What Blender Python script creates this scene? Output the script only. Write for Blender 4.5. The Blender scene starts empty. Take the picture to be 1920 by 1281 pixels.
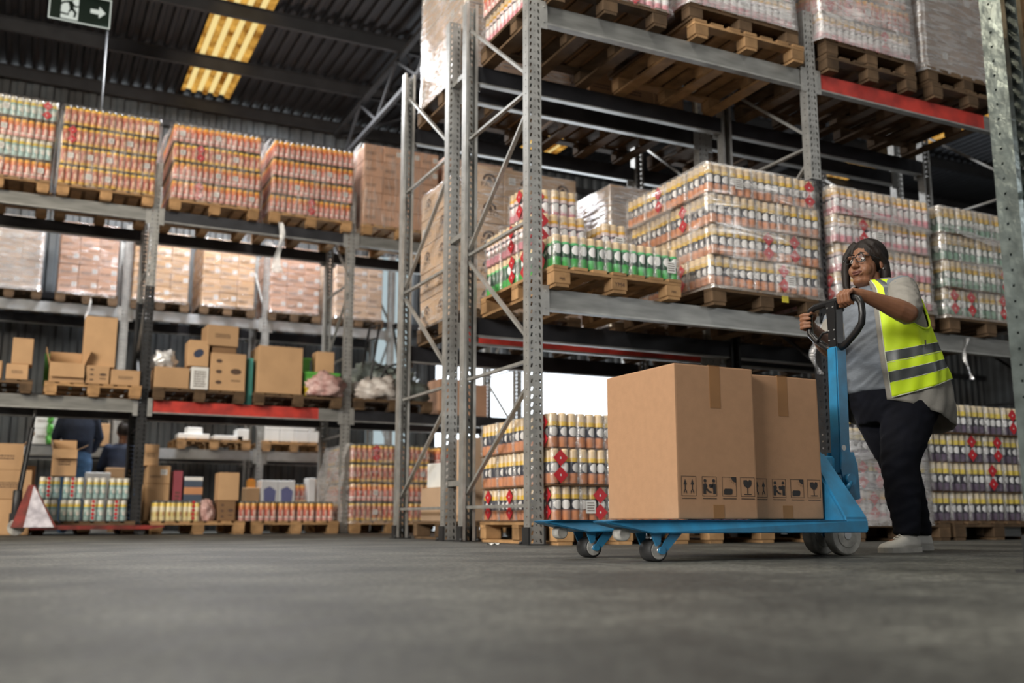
import bpy, bmesh, math, random
from mathutils import Vector, Matrix, noise as mnoise
random.seed(7)
SC = bpy.context.scene
COL = SC.collection
PI = math.pi

# ------------------------------------------------------------------ camera, world, lights, exposure
cam_d = bpy.data.cameras.new('camera'); cam = bpy.data.objects.new('camera', cam_d); COL.objects.link(cam)
cam_d.sensor_width = 36.0; cam_d.lens = 35.006; cam_d.clip_start = 0.05; cam_d.clip_end = 400
cam.location = (0, 0, 0.155)
cam.rotation_euler = (math.radians(90 + 10.16), 0, math.radians(-25.99))
cam_d.dof.use_dof = True; cam_d.dof.focus_distance = 4.55; cam_d.dof.aperture_fstop = 1.8
SC.camera = cam

W = bpy.data.worlds.new('daylight'); SC.world = W; W.use_nodes = True
W.node_tree.nodes['Background'].inputs[0].default_value = (0.86, 0.93, 1.0, 1)
W.node_tree.nodes['Background'].inputs[1].default_value = 3.0

def area(name, loc, target, sx, sy, watts, color=(1, 1, 1)):
    d = bpy.data.lights.new(name, 'AREA'); d.shape = 'RECTANGLE'; d.size = sx; d.size_y = sy
    d.energy = watts; d.color = color
    o = bpy.data.objects.new(name, d); COL.objects.link(o); o.location = loc
    o.rotation_euler = (Vector(target) - Vector(loc)).to_track_quat('-Z', 'Y').to_euler()
    return o
area('added_side_key', (-9.0, 0.5, 4.5), (3.0, 6.0, 0.8), 8.0, 2.1, 1650, (1.0, 0.95, 0.88))  # added key lamp from the left; its window is invented
area('added_aisle_fill', (2.15, 2.6, 6.55), (2.15, 2.6, 0), 0.75, 5.0, 230, (1.0, 0.95, 0.86))  # added fill lamp over the aisle; the roof above it is closed
area('added_aisle_fill', (8.05, 2.2, 6.55), (8.05, 2.2, 0), 0.75, 4.0, 30, (1.0, 0.95, 0.86))  # weak added lamp for sparkle on the film
area('added_front_glare', (11.0, -5.9, 3.7), (5.0, 5.5, 2.0), 4.0, 2.8, 130, (1.0, 0.97, 0.92))  # added lamp, unseen, that gives the film its glare
area('added_left_fill', (-3.8, 6.5, 6.55), (-0.5, 10.5, 1.0), 0.75, 7.0, 800, (1.0, 0.85, 0.64))  # added lamp tilted to brighten the left rack
area('back_door_daylight', (8.7, 15.78, 1.45), (8.0, 10.0, 0.6), 4.8, 2.6, 500, (0.85, 0.93, 1.0))
area('back_roof_light_daylight', (2.15, 13.3, 6.5), (2.5, 13.5, 0), 0.7, 3.0, 640, (0.95, 0.97, 1.0))

SC.view_settings.view_transform = 'Standard'; SC.view_settings.look = 'None'
SC.view_settings.gamma = 1.0; SC.view_settings.use_curve_mapping = False
SC.view_settings.exposure = -0.1

# ------------------------------------------------------------------ materials
def nt(name):
    m = bpy.data.materials.new(name); m.use_nodes = True
    t = m.node_tree; t.nodes.clear()
    out = t.nodes.new('ShaderNodeOutputMaterial')
    return m, t, out
def N(t, typ, **kw):
    n = t.nodes.new(typ)
    for k, v in kw.items(): setattr(n, k, v)
    return n
def c4(c): return (c[0], c[1], c[2], 1)
def mat(name, color, rough=0.6, metal=0.0, var=0.12, scale=6.0, bump=0.0, bscale=40.0, color2=None, stretch=(1, 1, 1), spec=0.5, rnd=0.0):
    m, t, out = nt(name)
    b = N(t, 'ShaderNodeBsdfPrincipled')
    b.inputs['Roughness'].default_value = rough; b.inputs['Metallic'].default_value = metal
    b.inputs['Specular IOR Level'].default_value = spec
    tc = N(t, 'ShaderNodeTexCoord'); mp = N(t, 'ShaderNodeMapping'); mp.inputs['Scale'].default_value = stretch
    t.links.new(tc.outputs['Object'], mp.inputs[0])
    nz = N(t, 'ShaderNodeTexNoise'); nz.inputs['Scale'].default_value = scale; nz.inputs['Detail'].default_value = 6
    t.links.new(mp.outputs[0], nz.inputs['Vector'])
    if rnd:
        oi = N(t, 'ShaderNodeObjectInfo'); va = N(t, 'ShaderNodeVectorMath', operation='SCALE')
        cx = N(t, 'ShaderNodeCombineXYZ'); t.links.new(oi.outputs['Random'], cx.inputs[0]); t.links.new(oi.outputs['Random'], cx.inputs[1])
        va.inputs['Scale'].default_value = 37.0; t.links.new(cx.outputs[0], va.inputs[0]); t.links.new(va.outputs[0], mp.inputs['Location'])
    r = N(t, 'ShaderNodeValToRGB')
    c2 = color2 or tuple(x * (1 - var) for x in color)
    hi = tuple(min(1, x * (1 + var * 0.6)) for x in color)
    r.color_ramp.elements[0].position = 0.32; r.color_ramp.elements[0].color = c4(c2)
    r.color_ramp.elements[1].position = 0.68; r.color_ramp.elements[1].color = c4(hi)
    t.links.new(nz.outputs['Fac'], r.inputs[0])
    src = r.outputs[0]
    if rnd:
        hs = N(t, 'ShaderNodeHueSaturation'); mr = N(t, 'ShaderNodeMapRange')
        mr.inputs['To Min'].default_value = 1 - rnd; mr.inputs['To Max'].default_value = 1 + rnd
        t.links.new(oi.outputs['Random'], mr.inputs[0]); t.links.new(mr.outputs[0], hs.inputs['Value']); t.links.new(src, hs.inputs['Color'])
        src = hs.outputs[0]
    t.links.new(src, b.inputs['Base Color'])
    if bump:
        n2 = N(t, 'ShaderNodeTexNoise'); n2.inputs['Scale'].default_value = bscale; n2.inputs['Detail'].default_value = 4
        t.links.new(mp.outputs[0], n2.inputs['Vector'])
        bp = N(t, 'ShaderNodeBump'); bp.inputs['Strength'].default_value = bump; bp.inputs['Distance'].default_value = 0.01
        t.links.new(n2.outputs['Fac'], bp.inputs['Height']); t.links.new(bp.outputs[0], b.inputs['Normal'])
    t.links.new(b.outputs[0], out.inputs[0])
    return m
def emis(name, color, strength):
    m, t, out = nt(name); e = N(t, 'ShaderNodeEmission'); e.inputs[0].default_value = c4(color); e.inputs[1].default_value = strength
    t.links.new(e.outputs[0], out.inputs[0]); return m

def can_mat(name, bands, oval=None, blot=None, rough=0.32):
    """bands: (height, colour) painted round a can; oval: (colour, v centre, v half, u half, copies); uses the can's own UV."""
    m, t, out = nt(name)
    b = N(t, 'ShaderNodeBsdfPrincipled'); b.inputs['Roughness'].default_value = rough
    uv = N(t, 'ShaderNodeTexCoord'); sp = N(t, 'ShaderNodeSeparateXYZ'); t.links.new(uv.outputs['UV'], sp.inputs[0])
    r = N(t, 'ShaderNodeValToRGB'); r.color_ramp.interpolation = 'CONSTANT'
    el = r.color_ramp.elements
    el[0].position = bands[0][0]; el[0].color = c4(bands[0][1]); el[1].position = bands[1][0]; el[1].color = c4(bands[1][1])
    for p, c in bands[2:]:
        e = el.new(p); e.color = c4(c)
    t.links.new(sp.outputs['Y'], r.inputs[0]); src = r.outputs[0]
    oi = N(t, 'ShaderNodeObjectInfo')
    for spec in ([oval] if oval else []) + (blot or []):
        col, vc, vh, uh, cop = spec
        mu = N(t, 'ShaderNodeMath', operation='MULTIPLY'); mu.inputs[1].default_value = cop; t.links.new(sp.outputs['X'], mu.inputs[0])
        fr = N(t, 'ShaderNodeMath', operation='FRACT'); t.links.new(mu.outputs[0], fr.inputs[0])
        su = N(t, 'ShaderNodeMath', operation='SUBTRACT'); su.inputs[1].default_value = 0.5; t.links.new(fr.outputs[0], su.inputs[0])
        du = N(t, 'ShaderNodeMath', operation='DIVIDE'); du.inputs[1].default_value = uh * cop; t.links.new(su.outputs[0], du.inputs[0])
        sv = N(t, 'ShaderNodeMath', operation='SUBTRACT'); sv.inputs[1].default_value = vc; t.links.new(sp.outputs['Y'], sv.inputs[0])
        dv = N(t, 'ShaderNodeMath', operation='DIVIDE'); dv.inputs[1].default_value = vh; t.links.new(sv.outputs[0], dv.inputs[0])
        p1 = N(t, 'ShaderNodeMath', operation='MULTIPLY'); t.links.new(du.outputs[0], p1.inputs[0]); t.links.new(du.outputs[0], p1.inputs[1])
        p2 = N(t, 'ShaderNodeMath', operation='MULTIPLY_ADD'); t.links.new(dv.outputs[0], p2.inputs[0]); t.links.new(dv.outputs[0], p2.inputs[1]); t.links.new(p1.outputs[0], p2.inputs[2])
        lt = N(t, 'ShaderNodeMath', operation='LESS_THAN'); lt.inputs[1].default_value = 1.0; t.links.new(p2.outputs[0], lt.inputs[0])
        mx = N(t, 'ShaderNodeMix', data_type='RGBA'); t.links.new(lt.outputs[0], mx.inputs[0]); t.links.new(src, mx.inputs[6]); mx.inputs[7].default_value = c4(col)
        src = mx.outputs[2]
    hs = N(t, 'ShaderNodeHueSaturation'); mr = N(t, 'ShaderNodeMapRange'); mr.inputs['To Min'].default_value = 0.82; mr.inputs['To Max'].default_value = 1.1
    t.links.new(oi.outputs['Random'], mr.inputs[0]); t.links.new(mr.outputs[0], hs.inputs['Value']); t.links.new(src, hs.inputs['Color'])
    t.links.new(hs.outputs[0], b.inputs['Base Color']); t.links.new(b.outputs[0], out.inputs[0])
    return m

def film_mat(name, base=0.10, wrinkle=0.45, tint=(0.9, 0.92, 0.95), scale=5.0, stretch=(1, 1, 6), rough=0.16):
    m, t, out = nt(name)
    tr = N(t, 'ShaderNodeBsdfTransparent')
    gl = N(t, 'ShaderNodeBsdfGlossy'); gl.inputs['Roughness'].default_value = rough; gl.inputs['Color'].default_value = c4(tint)
    df = N(t, 'ShaderNodeBsdfDiffuse'); df.inputs[0].default_value = c4(tint)
    ms = N(t, 'ShaderNodeMixShader'); ms.inputs[0].default_value = 0.55
    t.links.new(gl.outputs[0], ms.inputs[1]); t.links.new(df.outputs[0], ms.inputs[2])
    tc = N(t, 'ShaderNodeTexCoord'); mp = N(t, 'ShaderNodeMapping'); mp.inputs['Scale'].default_value = stretch
    mp.inputs['Rotation'].default_value = (0.12, 0.1, 0)
    t.links.new(tc.outputs['Object'], mp.inputs[0])
    nz = N(t, 'ShaderNodeTexNoise'); nz.inputs['Scale'].default_value = scale; nz.inputs['Detail'].default_value = 7; nz.inputs['Distortion'].default_value = 1.2
    t.links.new(mp.outputs[0], nz.inputs['Vector'])
    r = N(t, 'ShaderNodeValToRGB'); r.color_ramp.elements[0].position = 0.45; r.color_ramp.elements[0].color = (base, base, base, 1)
    r.color_ramp.elements[1].position = 0.72; r.color_ramp.elements[1].color = (base + wrinkle,) * 3 + (1,)
    t.links.new(nz.outputs['Fac'], r.inputs[0])
    bp = N(t, 'ShaderNodeBump'); bp.inputs['Strength'].default_value = 0.5; bp.inputs['Distance'].default_value = 0.02
    t.links.new(nz.outputs['Fac'], bp.inputs['Height']); t.links.new(bp.outputs[0], gl.inputs['Normal'])
    mx = N(t, 'ShaderNodeMixShader'); t.links.new(r.outputs[0], mx.inputs[0]); t.links.new(tr.outputs[0], mx.inputs[1]); t.links.new(ms.outputs[0], mx.inputs[2])
    t.links.new(mx.outputs[0], out.inputs[0])
    return m

M = {}
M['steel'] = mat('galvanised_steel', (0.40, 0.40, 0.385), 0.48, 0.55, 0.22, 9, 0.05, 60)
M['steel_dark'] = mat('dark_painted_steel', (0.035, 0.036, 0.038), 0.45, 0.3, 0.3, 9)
M['beam'] = mat('grey_beam_paint', (0.25, 0.252, 0.24), 0.42, 0.35, 0.3, 5, 0, 40, None, (0.6, 1, 3))
M['beam_pale'] = mat('pale_grey_beam_paint', (0.46, 0.48, 0.50), 0.42, 0.2, 0.2, 5)
M['beam_dark'] = mat('dark_beam_paint', (0.035, 0.036, 0.042), 0.4, 0.35, 0.3, 5)
M['beam_red'] = mat('worn_red_beam_paint', (0.55, 0.05, 0.035), 0.45, 0.1, 0.45, 5, 0.05, 40, (0.30, 0.035, 0.03))
M['wood'] = mat('pallet_wood', (0.40, 0.235, 0.11), 0.75, 0, 0.35, 7, 0.15, 60, None, (1, 1, 1), 0.3, 0.25)
M['wood_old'] = mat('weathered_pallet_wood', (0.125, 0.078, 0.043), 0.8, 0, 0.4, 7, 0.15, 60, None, (1, 1, 1), 0.3, 0.3)
M['card'] = mat('cardboard', (0.52, 0.325, 0.175), 0.78, 0, 0.10, 4, 0.04, 120, None, (1, 1, 1), 0.25, 0.10)
M['card_pale'] = mat('pale_cardboard', (0.52, 0.36, 0.24), 0.78, 0, 0.10, 4, 0.03, 120, None, (1, 1, 1), 0.25, 0.12)
M['card_pink'] = mat('rosy_cardboard', (0.50, 0.29, 0.19), 0.75, 0, 0.12, 4, 0.03, 120, None, (1, 1, 1), 0.25, 0.12)
M['card_dark'] = mat('brown_cardboard', (0.25, 0.145, 0.075), 0.8, 0, 0.15, 4, 0.03, 120, None, (1, 1, 1), 0.25, 0.12)
M['card_box'] = mat('shipping_box_cardboard', (0.44, 0.255, 0.145), 0.72, 0, 0.05, 30, 0.05, 150, None, (1, 1, 1), 0.3)
M['tape'] = mat('brown_packing_tape', (0.30, 0.145, 0.05), 0.6, 0, 0.1, 8)
M['ink'] = mat('black_print', (0.025, 0.02, 0.018), 0.6)
M['ink_soft'] = mat('brown_print', (0.09, 0.052, 0.034), 0.7)
M['white'] = mat('white_paper', (0.78, 0.78, 0.76), 0.6, 0, 0.06)
M['red'] = mat('red_label', (0.55, 0.025, 0.035), 0.4)
M['green'] = mat('green_plastic', (0.10, 0.42, 0.06), 0.4)
M['teal'] = mat('teal_board', (0.10, 0.50, 0.45), 0.45)
M['yellow'] = mat('yellow_plastic', (0.65, 0.55, 0.03), 0.45)
M['blue_ink'] = mat('navy_print', (0.03, 0.045, 0.09), 0.6)
M['film'] = film_mat('stretch_film', 0.05, 0.42)
M['film_gloss'] = film_mat('glossy_stretch_film', 0.05, 0.60, (0.98, 0.95, 0.92), 2.2, (0.6, 0.6, 6), 0.12)  # wrinkles whitened and tint warmed to carry painted glare
M['film_glare_streak'] = film_mat('glare_streaked_film', 0.05, 0.34, (0.95, 0.90, 0.86), 4.0, (5, 5, 0.8), 0.2)  # pale vertical streaks and warm tint painted in as glare
M['film_seam'] = film_mat('shrink_film_seam', 0.16, 0.50, (0.9, 0.9, 0.9), 20.0, (1, 1, 1))
M['film_heavy'] = film_mat('milky_stretch_film', 0.40, 0.40, (0.85, 0.84, 0.84))
M['film_light'] = film_mat('clear_shrink_film', 0.03, 0.16, (0.9, 0.92, 0.95), 14.0, (1, 1, 1))
M['bag'] = film_mat('white_plastic_bag', 0.75, 0.25, (0.9, 0.9, 0.9), 12, (1, 1, 1), 0.3)

cream = (0.70, 0.53, 0.33); yel = (0.72, 0.46, 0.05); navy = (0.035, 0.037, 0.055)
CANS = {
 'orange': can_mat('orange_spray_can', [(0, (0.4, 0.2, 0.12)), (0.03, (0.72, 0.30, 0.14)), (0.27, (0.55, 0.25, 0.15)), (0.31, navy), (0.62, yel), (0.74, cream)], ((0.82, 0.80, 0.78), 0.46, 0.13, 0.16, 2)),
 'green': can_mat('green_spray_can', [(0, (0.1, 0.25, 0.1)), (0.03, (0.05, 0.42, 0.07)), (0.30, (0.015, 0.07, 0.03)), (0.42, (0.02, 0.09, 0.045)), (0.70, (0.08, 0.45, 0.15)), (0.77, cream)], ((0.80, 0.80, 0.78), 0.55, 0.15, 0.16, 2)),
 'pink': can_mat('pink_spray_can', [(0, (0.4, 0.2, 0.2)), (0.03, (0.72, 0.30, 0.34)), (0.25, (0.80, 0.62, 0.62)), (0.5, (0.10, 0.08, 0.10)), (0.58, (0.75, 0.6, 0.58)), (0.68, (0.75, 0.42, 0.06)), (0.78, cream)], ((0.85, 0.83, 0.82), 0.42, 0.14, 0.17, 2)),
 'sage': can_mat('pale_green_spray_can', [(0, (0.2, 0.25, 0.2)), (0.03, (0.22, 0.36, 0.27)), (0.30, (0.10, 0.14, 0.12)), (0.58, (0.55, 0.36, 0.08)), (0.75, (0.58, 0.45, 0.28))], ((0.66, 0.66, 0.62), 0.44, 0.13, 0.15, 2)),
 'purple': can_mat('dark_purple_spray_can', [(0, (0.1, 0.08, 0.1)), (0.03, (0.13, 0.095, 0.15)), (0.26, (0.03, 0.028, 0.04)), (0.60, (0.62, 0.47, 0.05)), (0.76, (0.60, 0.50, 0.33))], ((0.72, 0.72, 0.72), 0.42, 0.12, 0.15, 2)),
 'teal': can_mat('teal_white_spray_can', [(0, (0.3, 0.4, 0.4)), (0.03, (0.42, 0.60, 0.58)), (0.22, (0.20, 0.38, 0.38)), (0.42, (0.55, 0.66, 0.62)), (0.55, (0.24, 0.40, 0.40)), (0.66, (0.70, 0.52, 0.06)), (0.80, (0.75, 0.72, 0.62))], ((0.75, 0.76, 0.70), 0.35, 0.10, 0.12, 3)),
 'red': can_mat('red_orange_spray_can', [(0, (0.5, 0.3, 0.2)), (0.03, (0.70, 0.34, 0.30)), (0.16, (0.72, 0.55, 0.50)), (0.26, (0.50, 0.09, 0.06)), (0.58, (0.66, 0.20, 0.05)), (0.76, (0.80, 0.40, 0.06)), (0.90, (0.05, 0.06, 0.05))], ((0.82, 0.55, 0.45), 0.42, 0.16, 0.10, 3)),
 'amber': can_mat('amber_spray_can', [(0, (0.6, 0.4, 0.1)), (0.03, (0.76, 0.46, 0.08)), (0.14, (0.62, 0.28, 0.16)), (0.28, (0.40, 0.07, 0.05)), (0.60, (0.55, 0.20, 0.10)), (0.78, (0.85, 0.52, 0.06)), (0.90, (0.05, 0.06, 0.05))], ((0.80, 0.52, 0.36), 0.42, 0.16, 0.10, 3)),
 'yellow': can_mat('yellow_spray_can', [(0, (0.5, 0.45, 0.2)), (0.03, (0.78, 0.68, 0.36)), (0.20, (0.70, 0.60, 0.25)), (0.45, (0.80, 0.72, 0.50)), (0.70, (0.80, 0.58, 0.08)), (0.88, (0.06, 0.06, 0.06))], ((0.55, 0.30, 0.12), 0.35, 0.12, 0.08, 3)),
}

# ------------------------------------------------------------------ mesh helpers
class MB:
    def __init__(s): s.v = []; s.f = []; s.m = []; s.uv = []; s.sm = []
    def face(s, idx, mi=0, uv=None, smooth=False): s.f.append(idx); s.m.append(mi); s.uv.append(uv); s.sm.append(smooth)
    def box(s, x0, x1, y0, y1, z0, z1, mi=0):
        n = len(s.v)
        s.v += [(x0, y0, z0), (x1, y0, z0), (x1, y1, z0), (x0, y1, z0), (x0, y0, z1), (x1, y0, z1), (x1, y1, z1), (x0, y1, z1)]
        for q in ((0, 3, 2, 1), (4, 5, 6, 7), (0, 1, 5, 4), (1, 2, 6, 5), (2, 3, 7, 6), (3, 0, 4, 7)): s.face([n + i for i in q], mi)
        return s
    def bar(s, p0, p1, w, h, mi=0, upv=(0, 0, 1)):
        """rectangular bar from p0 to p1, width w, height h"""
        p0, p1 = Vector(p0), Vector(p1); d = (p1 - p0).normalized(); u = Vector(upv)
        if abs(d.dot(u)) > 0.98: u = Vector((1, 0, 0))
        a = d.cross(u).normalized(); b = a.cross(d).normalized(); n = len(s.v)
        for p in (p0, p1):
            for sa, sb in ((-1, -1), (1, -1), (1, 1), (-1, 1)): s.v.append(tuple(p + a * sa * w / 2 + b * sb * h / 2))
        for q in ((0, 3, 2, 1), (4, 5, 6, 7), (0, 1, 5, 4), (1, 2, 6, 5), (2, 3, 7, 6), (3, 0, 4, 7)): s.face([n + i for i in q], mi)
        return s
    def tube(s, pts, rad, seg=10, mi=0, caps=True, sx=1.0, upv=None):
        """smooth tube through pts; rad number or list"""
        pts = [Vector(p) for p in pts]; k = len(pts)
        if not hasattr(rad, '__len__'): rad = [rad] * k
        rings = []; prev = None
        for i in range(k):
            d = (pts[min(i + 1, k - 1)] - pts[max(i - 1, 0)]).normalized()
            if prev is None:
                u = Vector(upv) if upv else (Vector((0, 0, 1)) if abs(d.z) < 0.9 else Vector((1, 0, 0)))
                a = d.cross(u).normalized()
            else:
                a = (prev - d * prev.dot(d)).normalized()
            prev = a; b = d.cross(a).normalized()
            r = rad[i]; ra, rb = (r if hasattr(r, '__len__') else (r, r))
            n = len(s.v)
            for j in range(seg):
                t = 2 * PI * j / seg; s.v.append(tuple(pts[i] + a * math.cos(t) * ra * sx + b * math.sin(t) * rb))
            rings.append(n)
        for i in range(k - 1):
            for j in range(seg):
                j2 = (j + 1) % seg
                s.face([rings[i] + j, rings[i] + j2, rings[i + 1] + j2, rings[i + 1] + j], mi, None, True)
        if caps:
            s.face([rings[0] + j for j in range(seg)][::-1], mi); s.face([rings[-1] + j for j in range(seg)], mi)
        return s
    def lathe(s, prof, seg=12, c=(0, 0, 0), mi=0, uvh=None, u0=0.0):
        """profile (r,z) about Z at c; uv u=angle v=z/uvh"""
        n = len(s.v); k = len(prof)
        for r, z in prof:
            for j in range(seg):
                t = 2 * PI * j / seg; s.v.append((c[0] + r * math.cos(t), c[1] + r * math.sin(t), c[2] + z))
        for i in range(k - 1):
            for j in range(seg):
                j2 = (j + 1) % seg; uv = None
                if uvh: uv = [(u0 + j / seg, prof[i][1] / uvh), (u0 + (j + 1) / seg, prof[i][1] / uvh), (u0 + (j + 1) / seg, prof[i + 1][1] / uvh), (u0 + j / seg, prof[i + 1][1] / uvh)]
                s.face([n + i * seg + j, n + i * seg + j2, n + (i + 1) * seg + j2, n + (i + 1) * seg + j], mi, uv, True)
        if prof[0][0] > 1e-5: s.face([n + j for j in range(seg)][::-1], mi, [(u0, 0.0)] * seg if uvh else None)
        if prof[-1][0] > 1e-5: s.face([n + (k - 1) * seg + j for j in range(seg)], mi, [(u0, 0.999)] * seg if uvh else None)
        return s
    def cylx(s, c, r, l, axis='y', seg=20, mi=0, bev=0.0):
        ax = {'x': Vector((1, 0, 0)), 'y': Vector((0, 1, 0)), 'z': Vector((0, 0, 1))}[axis]; c = Vector(c)
        if bev: s.tube([c - ax * l / 2, c - ax * (l / 2 - bev), c + ax * (l / 2 - bev), c + ax * l / 2], [r - bev, r, r, r - bev], seg, mi)
        else: s.tube([c - ax * l / 2, c + ax * l / 2], r, seg, mi)
        return s
    def poly(s, pts, mi=0):
        n = len(s.v); s.v += [tuple(p) for p in pts]; s.face(list(range(n, n + len(pts))), mi); return s
    def prism(s, pts, off, mi=0):
        """polygon extruded by vector off"""
        n = len(s.v); k = len(pts); off = Vector(off)
        s.v += [tuple(Vector(p)) for p in pts] + [tuple(Vector(p) + off) for p in pts]
        s.face(list(range(n, n + k))[::-1], mi); s.face(list(range(n + k, n + 2 * k)), mi)
        for i in range(k):
            j = (i + 1) % k; s.face([n + i, n + j, n + k + j, n + k + i], mi)
        return s
    def grid(s, fn, nu, nv, mi=0, closed=False, skip=None, mif=None):
        n = len(s.v)
        for i in range(nu + 1):
            for j in range(nv + (0 if closed else 1)): s.v.append(tuple(fn(i / nu, j / nv)))
        w = nv + (0 if closed else 1)
        for i in range(nu):
            for j in range(nv):
                if skip and skip((i + .5) / nu, (j + .5) / nv): continue
                j2 = (j + 1) % w if closed else j + 1
                m_ = mif((i + .5) / nu, (j + .5) / nv) if mif else mi
                s.face([n + i * w + j, n + i * w + j2, n + (i + 1) * w + j2, n + (i + 1) * w + j], m_, None, True)
        return s
    def mesh(s, name, mats, fix=True):
        me = bpy.data.meshes.new(name); me.from_pydata(s.v, [], s.f)
        if not isinstance(mats, (list, tuple)): mats = [mats]
        for m_ in mats: me.materials.append(M[m_] if isinstance(m_, str) else m_)
        for p, mi, sm in zip(me.polygons, s.m, s.sm): p.material_index = mi; p.use_smooth = sm
        if any(s.uv):
            ul = me.uv_layers.new(name='UVMap')
            for p, uv in zip(me.polygons, s.uv):
                if uv:
                    for li, q in zip(p.loop_indices, uv): ul.data[li].uv = q
        if fix:
            bm = bmesh.new(); bm.from_mesh(me); bmesh.ops.recalc_face_normals(bm, faces=bm.faces); bm.to_mesh(me); bm.free()
        me.update(); return me
    def build(s, name, mats, parent=None, loc=(0, 0, 0), rz=0.0, fix=True):
        return add(name, s.mesh(name, mats, fix), parent, loc, rz)
def add(name, me, parent=None, loc=(0, 0, 0), rz=0.0):
    o = bpy.data.objects.new(name, me); COL.objects.link(o); o.location = loc; o.rotation_euler = (0, 0, rz)
    if parent: o.parent = parent
    return o
def thing(name, label, cat, loc=(0, 0, 0), rz=0.0, group=None):
    return tag(add(name, None, None, loc, rz), label, cat, group)
def tag(o, label, cat, group=None):
    o['label'] = label; o['category'] = cat
    if group: o['group'] = group
    return o
def struct(o, label=None):
    o['kind'] = 'structure'
    if label: o['label'] = label
    return o
def bevbox(name, sx, sy, sz, b, mats, seg=1):
    """box with its base centre at the origin, edges rounded by b"""
    bm = bmesh.new(); bmesh.ops.create_cube(bm, size=1.0)
    for v in bm.verts: v.co = Vector((v.co.x * sx, v.co.y * sy, (v.co.z + .5) * sz))
    if b: bmesh.ops.bevel(bm, geom=bm.edges[:], offset=b, segments=seg, affect='EDGES', profile=0.7)
    me = bpy.data.meshes.new(name); bm.to_mesh(me); bm.free()
    for m_ in (mats if isinstance(mats, (list, tuple)) else [mats]): me.materials.append(M[m_] if isinstance(m_, str) else m_)
    return me
MESH = {}
def cached(key, fn):
    if key not in MESH: MESH[key] = fn()
    return MESH[key]

# ------------------------------------------------------------------ the building
ROOF = 6.85; WALLY = 15.9
def floor_mat():
    m, t, out = nt('worn_dark_concrete')
    b = N(t, 'ShaderNodeBsdfPrincipled')
    tc = N(t, 'ShaderNodeTexCoord')
    def noise(sc, det=6, st=(1, 1, 1)):
        mp = N(t, 'ShaderNodeMapping'); mp.inputs['Scale'].default_value = st; t.links.new(tc.outputs['Object'], mp.inputs[0])
        n = N(t, 'ShaderNodeTexNoise'); n.inputs['Scale'].default_value = sc; n.inputs['Detail'].default_value = det; t.links.new(mp.outputs[0], n.inputs['Vector']); return n
    n1 = noise(1.6, 7); n2 = noise(60, 6); n3 = noise(16, 9)
    r = N(t, 'ShaderNodeValToRGB'); r.color_ramp.elements[0].position = 0.40; r.color_ramp.elements[0].color = (0.038, 0.040, 0.038, 1)
    r.color_ramp.elements[1].position = 0.64; r.color_ramp.elements[1].color = (0.105, 0.108, 0.100, 1); t.links.new(n1.outputs['Fac'], r.inputs[0])
    r2 = N(t, 'ShaderNodeValToRGB'); r2.color_ramp.elements[0].position = 0.36; r2.color_ramp.elements[0].color = (0.45, 0.45, 0.45, 1)
    r2.color_ramp.elements[1].position = 0.70; r2.color_ramp.elements[1].color = (1.75, 1.75, 1.68, 1); t.links.new(n2.outputs['Fac'], r2.inputs[0])
    r3 = N(t, 'ShaderNodeValToRGB'); r3.color_ramp.elements[0].position = 0.35; r3.color_ramp.elements[0].color = (0.60, 0.60, 0.60, 1)
    r3.color_ramp.elements[1].position = 0.7; r3.color_ramp.elements[1].color = (1.35, 1.35, 1.33, 1); t.links.new(n3.outputs['Fac'], r3.inputs[0])
    mu = N(t, 'ShaderNodeMix', data_type='RGBA', blend_type='MULTIPLY'); mu.inputs[0].default_value = 1; t.links.new(r.outputs[0], mu.inputs[6]); t.links.new(r2.outputs[0], mu.inputs[7])
    mu2 = N(t, 'ShaderNodeMix', data_type='RGBA', blend_type='MULTIPLY'); mu2.inputs[0].default_value = 1; t.links.new(mu.outputs[2], mu2.inputs[6]); t.links.new(r3.outputs[0], mu2.inputs[7])
    t.links.new(mu2.outputs[2], b.inputs['Base Color'])
    rr = N(t, 'ShaderNodeMapRange'); rr.inputs['To Min'].default_value = 0.5; rr.inputs['To Max'].default_value = 0.8; t.links.new(n3.outputs['Fac'], rr.inputs[0]); t.links.new(rr.outputs[0], b.inputs['Roughness'])
    bp = N(t, 'ShaderNodeBump'); bp.inputs['Strength'].default_value = 0.35; bp.inputs['Distance'].default_value = 0.006
    t.links.new(n2.outputs['Fac'], bp.inputs['Height']); t.links.new(bp.outputs[0], b.inputs['Normal'])
    t.links.new(b.outputs[0], out.inputs[0]); return m
M['floor'] = floor_mat()
M['roof'] = mat('dark_roof_sheet', (0.032, 0.032, 0.036), 0.5, 0.4, 0.3, 2)
M['wall'] = mat('blue_grey_wall_sheet', (0.10, 0.112, 0.121), 0.55, 0.2, 0.3, 1.5, 0, 40, (0.05, 0.048, 0.046))
M['purlin'] = mat('dark_purlin_steel', (0.035, 0.035, 0.038), 0.65, 0.2, 0.3, 4)
M['outside'] = mat('pale_yard_concrete', (0.55, 0.55, 0.53), 0.8)
b = MB(); b.grid(lambda u, v: (-14 + 34 * u, -12 + 28.0 * v, 0), 1, 1); struct(b.build('floor', 'floor'), 'worn dark grey concrete warehouse floor')
b = MB(); b.grid(lambda u, v: (-60 + 140 * u, -60 + 140 * v, -0.06), 1, 1); struct(b.build('floor', 'outside'), 'pale concrete yard outside the doors')

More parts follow.
